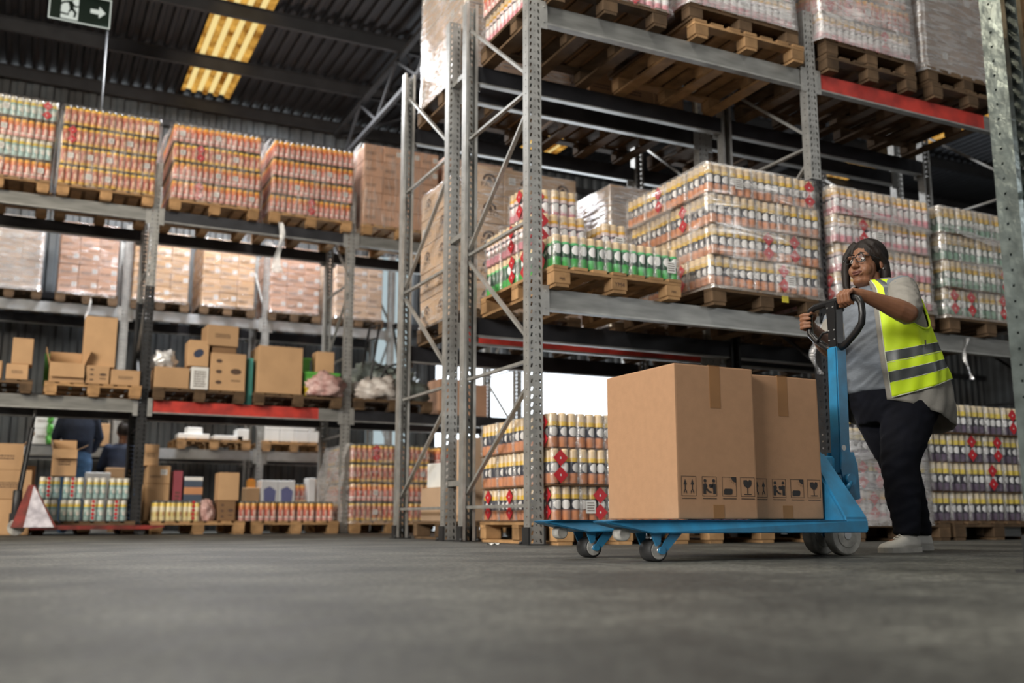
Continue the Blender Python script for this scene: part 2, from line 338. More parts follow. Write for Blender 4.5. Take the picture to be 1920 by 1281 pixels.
def corrugated(mb, x0, x1, pitch, depth, fn, flat=0.3, mi=0):
    """trapezoid ribs along x; fn(x, h, end) -> point"""
    xs = []; x = x0
    while x < x1 - 1e-6:
        for q, hh in ((0, 0), (flat, 0), (flat + .15, 1), (.85, 1)):
            if x + q * pitch <= x1: xs.append((x + q * pitch, hh * depth))
        x += pitch
    xs.append((x1, 0)); n = len(mb.v)
    for xx, hh in xs: mb.v += [fn(xx, hh, 0), fn(xx, hh, 1)]
    for i in range(len(xs) - 1): mb.face([n + 2 * i, n + 2 * i + 2, n + 2 * i + 3, n + 2 * i + 1], mi)
SKY = [(-4.15, -3.4), (1.78, 2.53), (7.7, 8.45), (13.6, 14.35)]
b = MB(); lo = -14.0
def roof_strip(xa, xb, ya, yb): corrugated(b, xa, xb, 0.17, 0.045, lambda x, hh, e: (x, ya if e == 0 else yb, ROOF + hh))
edges = [-14.0] + [e for s_ in SKY for e in s_] + [20.0]
for i in range(0, len(edges), 2): roof_strip(edges[i], edges[i + 1], -6.0, 16.0)
for xa, xb in SKY: roof_strip(xa, xb, -6.0, 8.5); roof_strip(xa, xb, 15.6, 16.0)
struct(b.build('ceiling', 'roof'), 'dark corrugated metal roof')
def skylight_mat():
    m, t, out = nt('sunlit_amber_fibreglass')
    tc = N(t, 'ShaderNodeTexCoord'); nz = N(t, 'ShaderNodeTexNoise'); nz.inputs['Scale'].default_value = 3.2; nz.inputs['Detail'].default_value = 7
    t.links.new(tc.outputs['Object'], nz.inputs['Vector'])
    r = N(t, 'ShaderNodeValToRGB'); r.color_ramp.elements[0].position = 0.35; r.color_ramp.elements[0].color = (0.20, 0.07, 0.008, 1)
    r.color_ramp.elements[1].position = 0.62; r.color_ramp.elements[1].color = (0.85, 0.46, 0.09, 1)
    t.links.new(nz.outputs['Fac'], r.inputs[0])
    # the flat tops of the ribs take a paler, stronger yellow
    sp = N(t, 'ShaderNodeSeparateXYZ'); t.links.new(tc.outputs['Object'], sp.inputs[0])
    mr = N(t, 'ShaderNodeMapRange'); mr.inputs['From Min'].default_value = 0.03; mr.inputs['From Max'].default_value = 0.045; t.links.new(sp.outputs['Z'], mr.inputs[0])
    mx = N(t, 'ShaderNodeMix', data_type='RGBA'); t.links.new(mr.outputs[0], mx.inputs[0]); t.links.new(r.outputs[0], mx.inputs[6]); mx.inputs[7].default_value = (1.0, 0.78, 0.33, 1)
    e = N(t, 'ShaderNodeEmission'); e.inputs[1].default_value = 1.0; t.links.new(mx.outputs[2], e.inputs[0]); t.links.new(e.outputs[0], out.inputs[0]); return m
M['skylight'] = skylight_mat()
for i, (xa, xb) in enumerate(SKY):
    b = MB(); corrugated(b, xa, xb, 0.17, 0.045, lambda x, hh, e: (x, 8.5 if e == 0 else 15.6, hh))
    struct(b.build('window_%d' % (i + 1), 'skylight', None, (0, 0, ROOF)), 'amber translucent roof light strip')
b = MB()
DX0, DX1, DZ = 6.25, 11.2, 2.86
PX0, PX1 = 5.05, 5.75
def wf(za, zb): return lambda x, hh, e: (x, WALLY - hh, za if e == 0 else zb)
corrugated(b, -14, PX0, 0.2, 0.035, wf(0, ROOF)); corrugated(b, PX0, PX1, 0.2, 0.035, wf(4.6, ROOF)); corrugated(b, PX0, PX1, 0.2, 0.035, wf(0, 0.8)); corrugated(b, PX1, DX0, 0.2, 0.035, wf(0, ROOF))
corrugated(b, DX0, DX1, 0.2, 0.035, wf(DZ, ROOF)); corrugated(b, DX1, 20, 0.2, 0.035, wf(0, ROOF))
struct(b.build('wall_back', 'wall'), 'corrugated blue-grey metal back wall')
M['panel'] = emis('daylit_white_fibreglass', (0.62, 0.76, 0.80), 0.75)
b = MB(); corrugated(b, PX0, PX1, 0.2, 0.035, wf(0.8, 4.6)); struct(b.build('window_5', 'panel'), 'pale translucent wall panel lit by daylight')
b = MB()
b.box(DX0 - .1, DX0, WALLY - .1, WALLY + .1, 0, DZ); b.box(DX1, DX1 + .1, WALLY - .1, WALLY + .1, 0, DZ); b.box(DX0 - .1, DX1 + .1, WALLY - .1, WALLY + .1, DZ, DZ + .15)
struct(b.build('door_1', 'purlin'), 'open loading door frame flooded with daylight')
b = MB(); corrugated(b, -6, 16, 0.2, 0.035, lambda x, hh, e: (20 - hh, x, 0 if e == 0 else ROOF)); struct(b.build('wall_right', 'wall'), 'corrugated side wall')
b = MB(); lf = lambda za, zb: (lambda x, hh, e: (-9.2 + hh, x, za if e == 0 else zb))
corrugated(b, 4.5, 16, 0.2, 0.035, lf(0, ROOF)); corrugated(b, -3.5, 4.5, 0.2, 0.035, lf(0, 3.4)); corrugated(b, -3.5, 4.5, 0.2, 0.035, lf(5.6, ROOF)); corrugated(b, -6, -3.5, 0.2, 0.035, lf(0, ROOF)); struct(b.build('wall_left', 'wall'), 'corrugated side wall with a long high opening added for the key light')  # high opening shaped for the added side lamp
b = MB(); ff = lambda za, zb: (lambda x, hh, e: (x, -6 + hh, za if e == 0 else zb))
corrugated(b, -14, 9, 0.2, 0.035, ff(0, ROOF)); corrugated(b, 9, 13, 0.2, 0.035, ff(0, 2.2)); corrugated(b, 9, 13, 0.2, 0.035, ff(5.2, ROOF)); corrugated(b, 13, 20, 0.2, 0.035, ff(0, ROOF)); struct(b.build('wall_front', 'wall'), 'corrugated front wall behind the camera')  # opening cut for the added front lamp
k = 0
for y in (15.75, 14.15, 12.45, 10.75, 9.05, 7.35, 5.65, 3.95, 2.25, 0.5, -1.3, -3.1, -4.9):
    k += 1; b = MB(); z = ROOF - 0.02
    b.box(-14, 20, y - .03, y + .03, z - .20, z - .185); b.box(-14, 20, y - .006, y + .006, z - .185, z - .015); b.box(-14, 20, y - .03, y + .03, z - .015, z)
    struct(b.build('trim_%d' % k, 'purlin'), 'dark steel roof purlin')
for x in (-2.6, 4.35, 11.2):
    k += 1; b = MB(); zb, zt = 6.05, 6.62
    b.bar((x, -6, zt), (x, 15.8, zt), .07, .07); b.bar((x, -6, zb), (x, 15.8, zb), .06, .06)
    yy = -6.0; fl = 0
    while yy < 15.2:
        b.bar((x, yy, zb if fl else zt), (x, yy + .85, zt if fl else zb), .035, .035); yy += .85; fl ^= 1
    struct(b.build('trim_%d' % k, 'purlin'), 'dark steel roof truss')
k += 1; b = MB()
for p, q in (((4.4, 12.4, 6.6), (6.3, 15.7, 6.55)), ((4.4, 15.7, 6.55), (6.3, 12.4, 6.6))): b.tube([p, q], .012, 6)
struct(b.build('trim_%d' % k, 'purlin'), 'thin cross bracing rods under the roof')
for z in (1.9, 3.4, 5.0, 6.35):
    k += 1; b = MB(); b.box(-14, DX0 - .1 if z < DZ else 20, WALLY - .12, WALLY - .04, z - .05, z + .05); struct(b.build('trim_%d' % k, 'purlin'), 'horizontal wall rail')
# ------------------------------------------------------------------ pallet racks
def upright_mesh(h, split, low, high, holes=True):
    def make():
        b = MB(); p = 0.05; n = int(h / p)
        cx = [0, .014, .026, .046, .054, .074, .086, .1]; rz = [0, .012, .021, .029, .038, .05]
        def strip(cols, rows, hole, fn):
            for i in range(n):
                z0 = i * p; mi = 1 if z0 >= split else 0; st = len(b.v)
                for r_ in rows:
                    for c_ in cols: b.v.append(fn(c_, r_, z0 + r_))
                w = len(cols)
                for a in range(len(rows) - 1):
                    for c_ in range(w - 1):
                        if holes and hole(c_, a): continue
                        b.face([st + a * w + c_, st + a * w + c_ + 1, st + (a + 1) * w + c_ + 1, st + (a + 1) * w + c_], mi)
        def front(c_, r_, z):
            x = c_
            if c_ in (.014, .026): x += (r_ - .025) * .22
            if c_ in (.074, .086): x -= (r_ - .025) * .22
            return (x, 0, z)
        strip(cx, rz, lambda c_, a: (c_ in (1, 5) and a in (1, 2, 3)) or (c_ == 3 and a == 2), front)
        fc = [0, .030, .038, .075]; fr = [0, .021, .029, .05]
        strip(fc, fr, lambda c_, a: c_ == 1 and a == 1, lambda c_, r_, z: (0, c_, z))
        strip(fc, fr, lambda c_, a: c_ == 1 and a == 1, lambda c_, r_, z: (.1, c_, z))
        for x0, x1 in ((0, .022), (.078, .1)):
            for za, zb, mi in ((0, min(split, n * p), 0), (split, n * p, 1)):
                if zb > za: b.box(x0, x1, .075, .078, za, zb, mi)
        return b.mesh('upright', [low, high], False)
    return cached(('upright', h, split, low, high), make)
def foot_mesh():
    def make():
        b = MB(); b.box(-.025, .125, -.03, .11, 0, .008); b.box(-.012, 0, -.008, .08, .008, .11); b.box(.1, .112, -.008, .08, .008, .11)
        b.lathe([(.012, .008), (.012, .02), (.006, .024)], 8, (-.015, .09, 0)); b.lathe([(.012, .008), (.012, .02), (.006, .024)], 8, (.115, .09, 0))
        return b.mesh('foot_plate', 'steel_dark')
    return cached('foot', make)
BRACES = [(.235, .235), (1.04, .33), (1.16, 1.16), (1.27, 2.05), (2.10, 2.10), (2.92, 2.14), (3.02, 3.02), (3.10, 3.92)]
def rack(name, label, y0, depth, h, posts, beams, braces=BRACES):
    """posts: (x, split height, low material, high material); beams: (bay, top z, front paint, rear paint)"""
    R = thing(name, label, 'rack', (posts[0][0], y0, 0)); ox = posts[0][0]
    for x, sp, lo_, hi_ in posts:
        me = upright_mesh(h, sp, lo_, hi_)
        add('upright', me, R, (x - ox, 0, 0)); add('upright', me, R, (x - ox + .1, depth, 0), PI)
        add('foot_plate', foot_mesh(), R, (x - ox, 0, 0)); add('foot_plate', foot_mesh(), R, (x - ox + .1, depth, 0), PI)
        for zf, zr in braces:
            if max(zf, zr) > h: continue
            bm = MB(); ya, yb = .05, depth - .05
            # open channel: web and two lips
            d = Vector((0, yb - ya, zr - zf)).normalized(); nrm = Vector((0, -d.z, d.y))
            p, q = Vector((0, ya, zf)), Vector((0, yb, zr))
            bm.bar(p, q, .026, .004, 0, nrm)
            bm.bar(p + nrm * .017, q + nrm * .017, .026, .004, 0, nrm)
            off = Vector((-.013, 0, 0)); bm.bar(p + off + nrm * .0085, q + off + nrm * .0085, .004, .02, 0, nrm)
            bm.cylx(p + Vector((-.016, 0, .006)) + d * .015, .009, .006, 'x', 8); bm.cylx(q + Vector((-.016, 0, .006)) - d * .015, .009, .006, 'x', 8)
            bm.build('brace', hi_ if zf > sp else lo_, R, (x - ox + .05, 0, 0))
    for bay, zt, fp, rp in beams:
        xa = posts[bay][0] - ox + .1; xb = posts[bay + 1][0] - ox; L = xb - xa
        for paint, yy, s_ in ((fp, 0.012, 1), (rp, depth - .012, -1)):
            if paint is None: continue
            bm = MB(); y1 = yy + s_ * .05
            ya, yb = min(yy, y1), max(yy, y1)
            if isinstance(paint, tuple):     # two-tone beam: (first paint, second paint, share)
                xs = L * paint[2]; bm.box(.003, xs, ya, yb, -.13, 0, 0); bm.box(xs, L - .003, ya, yb, -.13, 0, 1); mats = [paint[0], paint[1]]
            else: bm.box(.003, L - .003, ya, yb, -.13, 0, 0); mats = [paint]
            yl = yy - s_ * .006
            bm.box(.003, L - .003, min(yl, y1), max(yl, y1), -.142, -.128, len(mats)); mats = mats + ['steel']
            o = bm.build('beam', mats, R, (xa, 0, zt))
            for xe, w in ((0, .05), (L - .05, .05)):
                cm = MB(); yf = yy - s_ * .013
                cm.box(xe, xe + w, min(yf, yl), max(yf, yl), -.18, .02); cm.cylx((xe + w / 2, yf - s_ * .002, -.02), .008, .006, 'y', 8); cm.cylx((xe + w / 2, yf - s_ * .002, -.13), .008, .006, 'y', 8)
                cm.build('connector', 'steel', o)
    return R
ST, DK = 'steel', 'steel_dark'
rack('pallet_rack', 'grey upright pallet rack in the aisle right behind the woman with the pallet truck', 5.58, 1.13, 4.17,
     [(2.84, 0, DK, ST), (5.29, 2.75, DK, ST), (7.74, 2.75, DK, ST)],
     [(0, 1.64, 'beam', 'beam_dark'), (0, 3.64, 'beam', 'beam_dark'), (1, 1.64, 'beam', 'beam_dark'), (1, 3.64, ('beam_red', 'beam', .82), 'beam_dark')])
rack('pallet_rack', 'grey pallet rack standing back to back behind the front rack, holding tan cartons', 6.98, 1.13, 4.17,
     [(2.84, 0, DK, ST), (5.29, 0, DK, ST), (7.74, 0, DK, ST)],
     [(0, 1.64, 'beam_red', 'beam_dark'), (0, 3.64, 'beam_dark', 'beam_dark'), (1, 1.64, 'beam_dark', 'beam_dark'), (1, 3.64, 'beam_dark', 'beam_dark')])
for z in (.42, 2.3, 3.6):   # spacers tying the two rows
    b = MB(); b.box(-.02, .03, 0, .27, -.02, .02); b.box(-.024, .034, -.006, .0, -.03, .03); b.box(-.024, .034, .27, .276, -.03, .03)
    tag(b.build('row_spacer', 'steel', None, (2.89, 6.71, z)), 'short steel row spacer tying the two right-hand racks, %s one' % {.42: 'lowest', 2.3: 'middle', 3.6: 'highest'}[z], 'spacer')
rack('pallet_rack', 'long pallet rack with a red lower beam, across the left of the hall', 11.6, 1.05, 4.2,
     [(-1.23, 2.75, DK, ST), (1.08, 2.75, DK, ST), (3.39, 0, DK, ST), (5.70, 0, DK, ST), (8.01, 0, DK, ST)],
     [(0, 1.46, 'beam', 'beam_dark'), (1, 1.46, ('beam_red', 'beam', .87), 'beam_dark'), (2, 1.46, 'beam_dark', 'beam_dark'), (3, 1.46, 'beam_dark', 'beam_dark'),
      (0, 3.65, 'beam', 'beam_dark'), (1, 3.65, 'beam_dark', 'beam_dark'), (2, 3.65, 'beam', 'beam_dark'), (3, 3.65, 'beam', 'beam_dark')])
rack('pallet_rack', 'pale grey pallet rack against the corrugated back wall, loaded with cartons', 14.35, 1.0, 4.2,
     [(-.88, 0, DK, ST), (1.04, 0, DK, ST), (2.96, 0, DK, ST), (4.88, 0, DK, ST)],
     [(i, z, 'beam_pale', 'beam_dark') for i in range(3) for z in (1.12, 3.02)])

# ------------------------------------------------------------------ pallets
PH = 0.142
def pallet(x0, y0, z0, what, w=1.0, d=1.12, wood='wood', rz=0):
    P = thing('wooden_pallet', what, 'pallet', (x0, y0, z0), rz)
    bw = w / 7 * .74
    me = cached(('deck', w, d, wood), lambda: MB().box(0, bw, 0, d, 0, .02).mesh('deck_board', wood))
    for i in range(7): add('deck_board', me, P, (i * (w - bw) / 6, random.uniform(-.004, .004), PH - .02))
    me = cached(('str', w, wood), lambda: MB().box(0, w, 0, .095, 0, .02).mesh('stringer_board', wood))
    me2 = cached(('blk', wood), lambda: bevbox('block', .125, .10, .08, .004, wood))
    me3 = cached(('run', d, wood), lambda: MB().box(0, .10, 0, d, 0, .02).mesh('runner', wood))
    for j in range(3):
        y = j * (d - .095) / 2
        add('stringer_board', me, P, (0, y, PH - .041))
        for i in range(3): add('block', me2, P, (.0635 + i * (w - .127) / 2, y + .05, .021))
    for i in range(3): add('runner', me3, P, (.0135 + i * (w - .127) / 2, 0, 0))
    return P

# ------------------------------------------------------------------ spray cans, packs and pallet loads
CH = 0.222; CP = 0.067; CR = 0.0322
CPROF = [(.028, 0), (CR, .005), (CR, .166), (.0305, .172), (.0305, .205), (.027, .2185), (.015, CH)]
PWID, PDEP = 3 * CP, 4 * CP
def can_mesh(prod): return cached(('can', prod), lambda: MB().lathe(CPROF, 12, (0, 0, 0), 0, CH + .0005).mesh('can', CANS[prod]))
def packed_mesh(prod, nx=3, ny=4):
    def make():
        b = MB(); rr = random.Random(5)
        for i in range(nx):
            for j in range(ny): b.lathe(CPROF, 10, ((i + .5) * CP, (j + .5) * CP, 0), 0, CH + .0005, rr.uniform(-.06, .06))
        return b.mesh('pack', CANS[prod])
    return cached(('packed', prod, nx, ny), make)
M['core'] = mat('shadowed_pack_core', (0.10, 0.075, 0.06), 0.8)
def shell_mesh():
    def make():
        b = MB(); w, d = PWID, PDEP
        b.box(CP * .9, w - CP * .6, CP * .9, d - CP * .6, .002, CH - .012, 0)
        # shrink film hugging the pack, bulged between the cans
        def fn(u, v):
            a = v * 4; k = int(a) % 4; f_ = a - int(a)
            x, y = [(f_ * w, 0), (w, f_ * d), (w - f_ * w, d), (0, d - f_ * d)][k]
            cxx, cyy = w / 2, d / 2; s_ = 1.0 + (.012 if .05 < u < .8 else -.012)
            return (cxx + (x - cxx) * s_, cyy + (y - cyy) * s_, .003 + u * (CH + .002))
        b.grid(fn, 6, 40, 1, True, None, lambda u, v: 2 if (int(v * 40) % 10) in (0, 9) else 1)
        b.v += [(.01, .01, CH + .004), (w - .01, .01, CH + .004), (w - .01, d - .01, CH + .004), (.01, d - .01, CH + .004)]; n = len(b.v); b.face([n - 4, n - 3, n - 2, n - 1], 1)
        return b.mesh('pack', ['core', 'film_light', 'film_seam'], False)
    return cached('shell', make)
def diamond_mesh(side):
    def make():
        b = MB(); s_ = .053
        for zc in (.058, .164):
            for pts in ([(0, zc - s_), (s_, zc), (0, zc + s_), (-s_, zc)],):
                b.poly([(p[0], 0, p[1]) if side == 'f' else (0, -p[0], p[1]) for p in pts], 0)
            fl = [(x_ * .62, zc + z_ * .62) for x_, z_ in ((-.008, -.012), (.008, -.012), (.010, 0), (.003, .006), (0, .016), (-.006, .004), (-.010, 0))]
            e = .0008
            b.poly([(p[0], -e, p[1]) if side == 'f' else (-e, -p[0], p[1]) for p in fl], 1)
        return b.mesh('hazard_label', ['red', 'white'], False)
    return cached(('dia', side), make)
def note_mesh(w, h_, side='f'):
    def make():
        b = MB()
        b.box(-w / 2, w / 2, -.0012, 0, 0, h_, 0) if side == 'f' else b.box(-.0012, 0, -w / 2, w / 2, 0, h_, 0)
        for i in range(4):
            z = h_ * (.18 + .2 * i); q = w * (.38 - .06 * (i % 2))
            if side == 'f': b.poly([(-w * .4, -.0016, z), (q, -.0016, z), (q, -.0016, z + h_ * .07), (-w * .4, -.0016, z + h_ * .07)], 1)
            else: b.poly([(-.0016, w * .4, z), (-.0016, -q, z), (-.0016, -q, z + h_ * .07), (-.0016, w * .4, z + h_ * .07)], 1)
        return b.mesh('paper_label', ['white', 'ink_soft'], False)
    return cached(('note', w, h_, side), make)
def make_pack(parent, loc, prod, front, left, rr, haz=0.25, note=0.0, name='pack'):
    """shrink-wrapped pack; the cans of its open sides are pieces of their own"""
    P = add(name, shell_mesh(), parent, loc)
    cm = can_mesh(prod); pos = []
    if front: pos += [(i, 0) for i in range(3)]
    if left: pos += [(0, j) for j in range(4) if not (front and j == 0)]
    for i, j in pos:
        add('can', cm, P, ((i + .5) * CP, (j + .5) * CP, .002), rr.uniform(-.5, .5) + (0.0))
    if front and rr.random() < haz: add('hazard_label', diamond_mesh('f'), P, (PWID * rr.choice((.3, .5, .7)), -.005, 0))
    if left and rr.random() < haz: add('hazard_label', diamond_mesh('s'), P, (-.005, PDEP * rr.choice((.3, .6)), 0))
    if front and rr.random() < note: add('paper_label', note_mesh(.07, .08), P, (PWID * rr.choice((.35, .65)), -.006, .05))
    return P
def film_wrap(parent, x0, x1, y0, y1, z0, z1, m='film', seed=1, amp=.010, flare=.02, name='stretch_film'):
    rr = random.Random(seed); w, d = x1 - x0, y1 - y0; per = 2 * (w + d)
    ph = [rr.uniform(0, 6.3) for _ in range(8)]
    def fn(u, v):
        s_ = v * per
        if s_ < w: x, y, nx, ny = x0 + s_, y0, 0, -1
        elif s_ < w + d: x, y, nx, ny = x1, y0 + s_ - w, 1, 0
        elif s_ < 2 * w + d: x, y, nx, ny = x1 - (s_ - w - d), y1, 0, 1
        else: x, y, nx, ny = x0, y1 - (s_ - 2 * w - d), -1, 0
        z = z0 + (z1 - z0) * u
        o = .007 + amp * (math.sin(9 * z + 5 * s_ + ph[0]) * .5 + math.sin(23 * z - 7 * s_ + ph[1]) * .35 + math.sin(14 * s_ + 3 * z + ph[2]) * .3 + .6)
        o += flare * max(0, 1 - (z - z0) / .12) ** 2
        o -= .012 * max(0, (u - .94) / .06)
        return (x + nx * o, y + ny * o, z)
    b = MB(); b.grid(fn, 22, 88, 0, True)
    return b.build(name, m, parent, fix=False)
def can_load(label, x0, y0, z0, layers, prod, near=False, film='film', nx=5, ny=4, seed=1, haz=.25, note=0.0, prods=None, filmz=None, name='spray_can_pallet_load', drape=False, flap=0):
    rr = random.Random(seed)
    L = thing(name, label, 'pallet load', (x0, y0, z0))
    b = MB(); b.box(0, nx * PWID, 0, ny * PDEP, 0, .003); b.build('slip_sheet', 'card_dark', L)
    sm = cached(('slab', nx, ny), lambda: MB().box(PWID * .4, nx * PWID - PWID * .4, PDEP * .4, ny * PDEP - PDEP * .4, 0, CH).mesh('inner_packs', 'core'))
    for l in range(layers):
        pr = prods[l] if prods else prod; z = .003 + l * (CH + .006)
        jj = .022 if near else .012; dx, dy = rr.uniform(-jj, jj), rr.uniform(-jj, .006)
        if l: bs = MB(); bs.box(-.004, nx * PWID + .004, -.004, ny * PDEP + .004, -.004, -.001); bs.build('gap_shade_sheet', 'card_dark', L, (dx, dy, z))  # dark sheet put in as the shadow between layers
        for i in range(nx):
            for j in range(ny):
                if 0 < i < nx - 1 and 0 < j < ny - 1: continue
                loc = (i * PWID + dx + rr.uniform(-.004, .004), j * PDEP + dy + rr.uniform(-.006, .006), z + rr.uniform(0, .003))
                if near and (i == 0 or j == 0): make_pack(L, loc, pr, j == 0, i == 0, rr, haz, note)
                else:
                    o = add('pack', packed_mesh(pr), L, loc)
                    if j == 0 and rr.random() < haz: add('hazard_label', diamond_mesh('f'), o, (PWID * .5, -.003, 0))
                    elif j == 0 and rr.random() < .3: add('paper_label', note_mesh(.06, .06), o, (PWID * .5, -.003, .07))
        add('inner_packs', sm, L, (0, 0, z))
    H = layers * (CH + .006)
    if film: film_wrap(L, -.02, nx * PWID + .02, -.022, ny * PDEP, -.03, (filmz or H), film, seed)
    if drape:   # loose milky film hanging down one side
        rr2 = random.Random(seed + 50); p0 = rr2.uniform(0, 6)
        dm = MB(); dm.grid(lambda u, v: (-.025 - .11 * math.sin(PI * min(1, .06 + u * .94)) ** .8 * (.55 + .45 * v) - .06 * u - .014 * math.sin(17 * u + 9 * v + p0), -.01 + .95 * v, H * (1 - u) * 1.0 - .14 * u + .05 * math.sin(7 * v + p0) * u), 18, 14)
        dm.build('film_drape', 'film_heavy', L, fix=False)
    if flap:   # torn edge of wrap standing off the front
        p0 = random.Random(seed + 9).uniform(0, 6); w_ = nx * PWID
        fm = MB(); fm.grid(lambda u, v: (-.02 + (w_ + .04) * v, -.03 - .05 * math.sin(PI * min(1, v * 1.05)) * u - .008 * math.sin(11 * v + p0), flap - .09 * v + .05 - .085 * u * (.3 + .7 * math.sin(PI * v)) + .006 * math.sin(23 * v)), 6, 30)
        fm.build('film_flap', 'film_heavy', L, fix=False)
    return L

# ------------------------------------------------------------------ cartons
def text_mesh(s_, size, m, key=None):
    def make():
        cu = bpy.data.curves.new('txt', 'FONT'); cu.body = s_; cu.size = size; cu.align_x = 'CENTER'
        o = bpy.data.objects.new('txt', cu); COL.objects.link(o)
        dg = bpy.context.evaluated_depsgraph_get(); me = bpy.data.meshes.new_from_object(o.evaluated_get(dg))
        bpy.data.objects.remove(o); me.materials.clear(); me.materials.append(M[m]); me.name = 'printed_text'
        for v in me.vertices: v.co = Vector((v.co.x, 0, v.co.y))
        return me
    return cached(('txt', s_, size, m), make)
def arch_mark(m='ink_soft'):
    """hooded figure emblem over the maker's name, as printed on the tan cartons"""
    def make():
        b = MB(); r0, r1 = .042, .062; n = 12
        for i in range(n):
            a0, a1 = PI * i / n, PI * (i + 1) / n
            b.poly([(r0 * math.cos(a0), 0, r0 * math.sin(a0) + .055), (r1 * math.cos(a0), 0, r1 * math.sin(a0) + .055), (r1 * math.cos(a1), 0, r1 * math.sin(a1) + .055), (r0 * math.cos(a1), 0, r0 * math.sin(a1) + .055)])
        b.poly([(.018 * math.cos(t * PI / 6), 0, .072 + .018 * math.sin(t * PI / 6)) for t in range(12)])
        b.poly([(-.035, 0, .045), (.035, 0, .045), (.02, 0, .062), (-.02, 0, .062)])
        me = b.mesh('printed_emblem', m, False); t = text_mesh('PATO', .06, m)
        bm = bmesh.new(); bm.from_mesh(me); bm.from_mesh(t); bm.to_mesh(me); bm.free(); return me
    return cached(('arch', m), make)
def smudge_mesh(w, h_, rows, m='ink_soft'):
    def make():
        b = MB(); rr = random.Random(3)
        for i in range(rows):
            z = h_ * i / rows; x = -w / 2
            while x < w / 2 - .008:
                q = min(rr.uniform(.008, .03), w / 2 - x); b.poly([(x, 0, z), (x + q, 0, z), (x + q, 0, z + h_ / rows * .5), (x, 0, z + h_ / rows * .5)]); x += q + .005
        return b.mesh('printed_lines', m, False)
    return cached(('smudge', w, h_, rows, m), make)
def carton_load(label, x0, y0, z0, nx, ny, nz, sx, sy, sz, m, seed=1, film='film', mark=None, labels=.5, lines=True, gap=.004, filmm=None, drape=False):
    rr = random.Random(seed); L = thing('carton_pallet_load', label, 'pallet load', (x0, y0, z0))
    me = cached(('carton', sx, sy, sz, m), lambda: bevbox('carton', sx - gap, sy - gap, sz - gap, .005, m))
    for k_ in range(nz):
        for i in range(nx):
            for j in range(ny):
                if 0 < i < nx - 1 and 0 < j < ny - 1: continue
                o = add('carton', me, L, ((i + .5) * sx + rr.uniform(-.003, .003), (j + .5) * sy + rr.uniform(-.003, .003), k_ * sz))
                if j == 0:
                    fy = -(sy - gap) / 2 - .0008
                    if mark: add('printed_emblem', arch_mark(), o, (sx * .12, fy, sz * .25))
                    elif lines: add('printed_lines', smudge_mesh(round(sx * .55, 3), round(sz * .22, 3), 2), o, (-sx * .12, fy, sz * .35))
                    if rr.random() < labels: add('paper_label', note_mesh(.06, .06), o, (sx * .32 if not mark else -sx * .28, fy, sz * .45))
                if i == 0:
                    fx = -(sx - gap) / 2 - .0008
                    if mark:
                        q = add('printed_emblem', arch_mark(), o, (fx, 0, sz * .25), -PI / 2)
                    if j % 2 == 0 and rr.random() < labels: add('paper_label', note_mesh(.06, .06, 's'), o, (fx, sy * .3, sz * .4))
    if film: film_wrap(L, 0, nx * sx, 0, ny * sy, -.03, nz * sz, filmm or film, seed, .008)
    if drape:
        H = nz * sz; dm = MB(); dm.grid(lambda u, v: (-.02 - .08 * math.sin(PI * min(1, .06 + u * .94)) ** .8 - .05 * u - .012 * math.sin(15 * u + 9 * v), -.01 + .9 * v, H * (1 - u) - .12 * u), 18, 14); dm.build('film_drape', 'film_heavy', L, fix=False)
    return L
def carton(name, label, x0, y0, z0, w, d, h_, m='card', rz=0, tape=None, mark=None, group=None, cat='box'):
    """a closed carton, front-left-bottom corner at x0,y0,z0"""
    o = tag(add(name, bevbox(name, w, d, h_, .006, m), None, (x0 + w / 2, y0 + d / 2, z0), rz), label, cat, group)
    fy = -d / 2 - .001
    if tape: MB().box(-.028, .028, fy, fy + .002, h_ * (1 - tape), h_).box(-.028, .028, fy, d / 2, h_ - .001, h_ + .001).build('tape', 'tape', o)
    if mark == 'lines': add('printed_lines', smudge_mesh(round(w * .5, 3), round(h_ * .22, 3), 3), o, (0, fy, h_ * .4))
    if mark == 'oval':
        b = MB(); b.poly([(w * .25 * math.cos(t), fy, h_ * .5 + h_ * .16 * math.sin(t) + w * .06 * math.cos(t)) for t in [i * PI / 9 for i in range(18)]])
        b.build('printed_emblem', 'blue_ink', o, fix=False)
    if mark == 'dots':
        b = MB()
        for z in (.22, .50, .78):
            b.poly([(-w * .26 + w * .09 * math.cos(t), fy, h_ * z + h_ * .05 * math.sin(t)) for t in [i * PI / 6 for i in range(12)]])
        b.poly([(w * .22 + w * .16 * math.cos(t), fy, h_ * .52 + h_ * .08 * math.sin(t)) for t in [i * PI / 6 for i in range(12)]])
        b.build('printed_emblem', 'ink_soft', o, fix=False); add('printed_lines', smudge_mesh(round(w * .26, 3), .03, 1), o, (w * .22, fy, h_ * .26))
    if mark == 'label':
        add('paper_label', note_mesh(round(w * .28, 3), round(h_ * .3, 3)), o, (w * .22, fy, h_ * .5)); add('printed_lines', smudge_mesh(round(w * .45, 3), round(h_ * .15, 3), 2), o, (-w * .15, fy, h_ * .35))
    if mark == 'list': add('printed_lines', smudge_mesh(round(w * .7, 3), round(h_ * .75, 3), 7), o, (0, fy, h_ * .12))
    return o
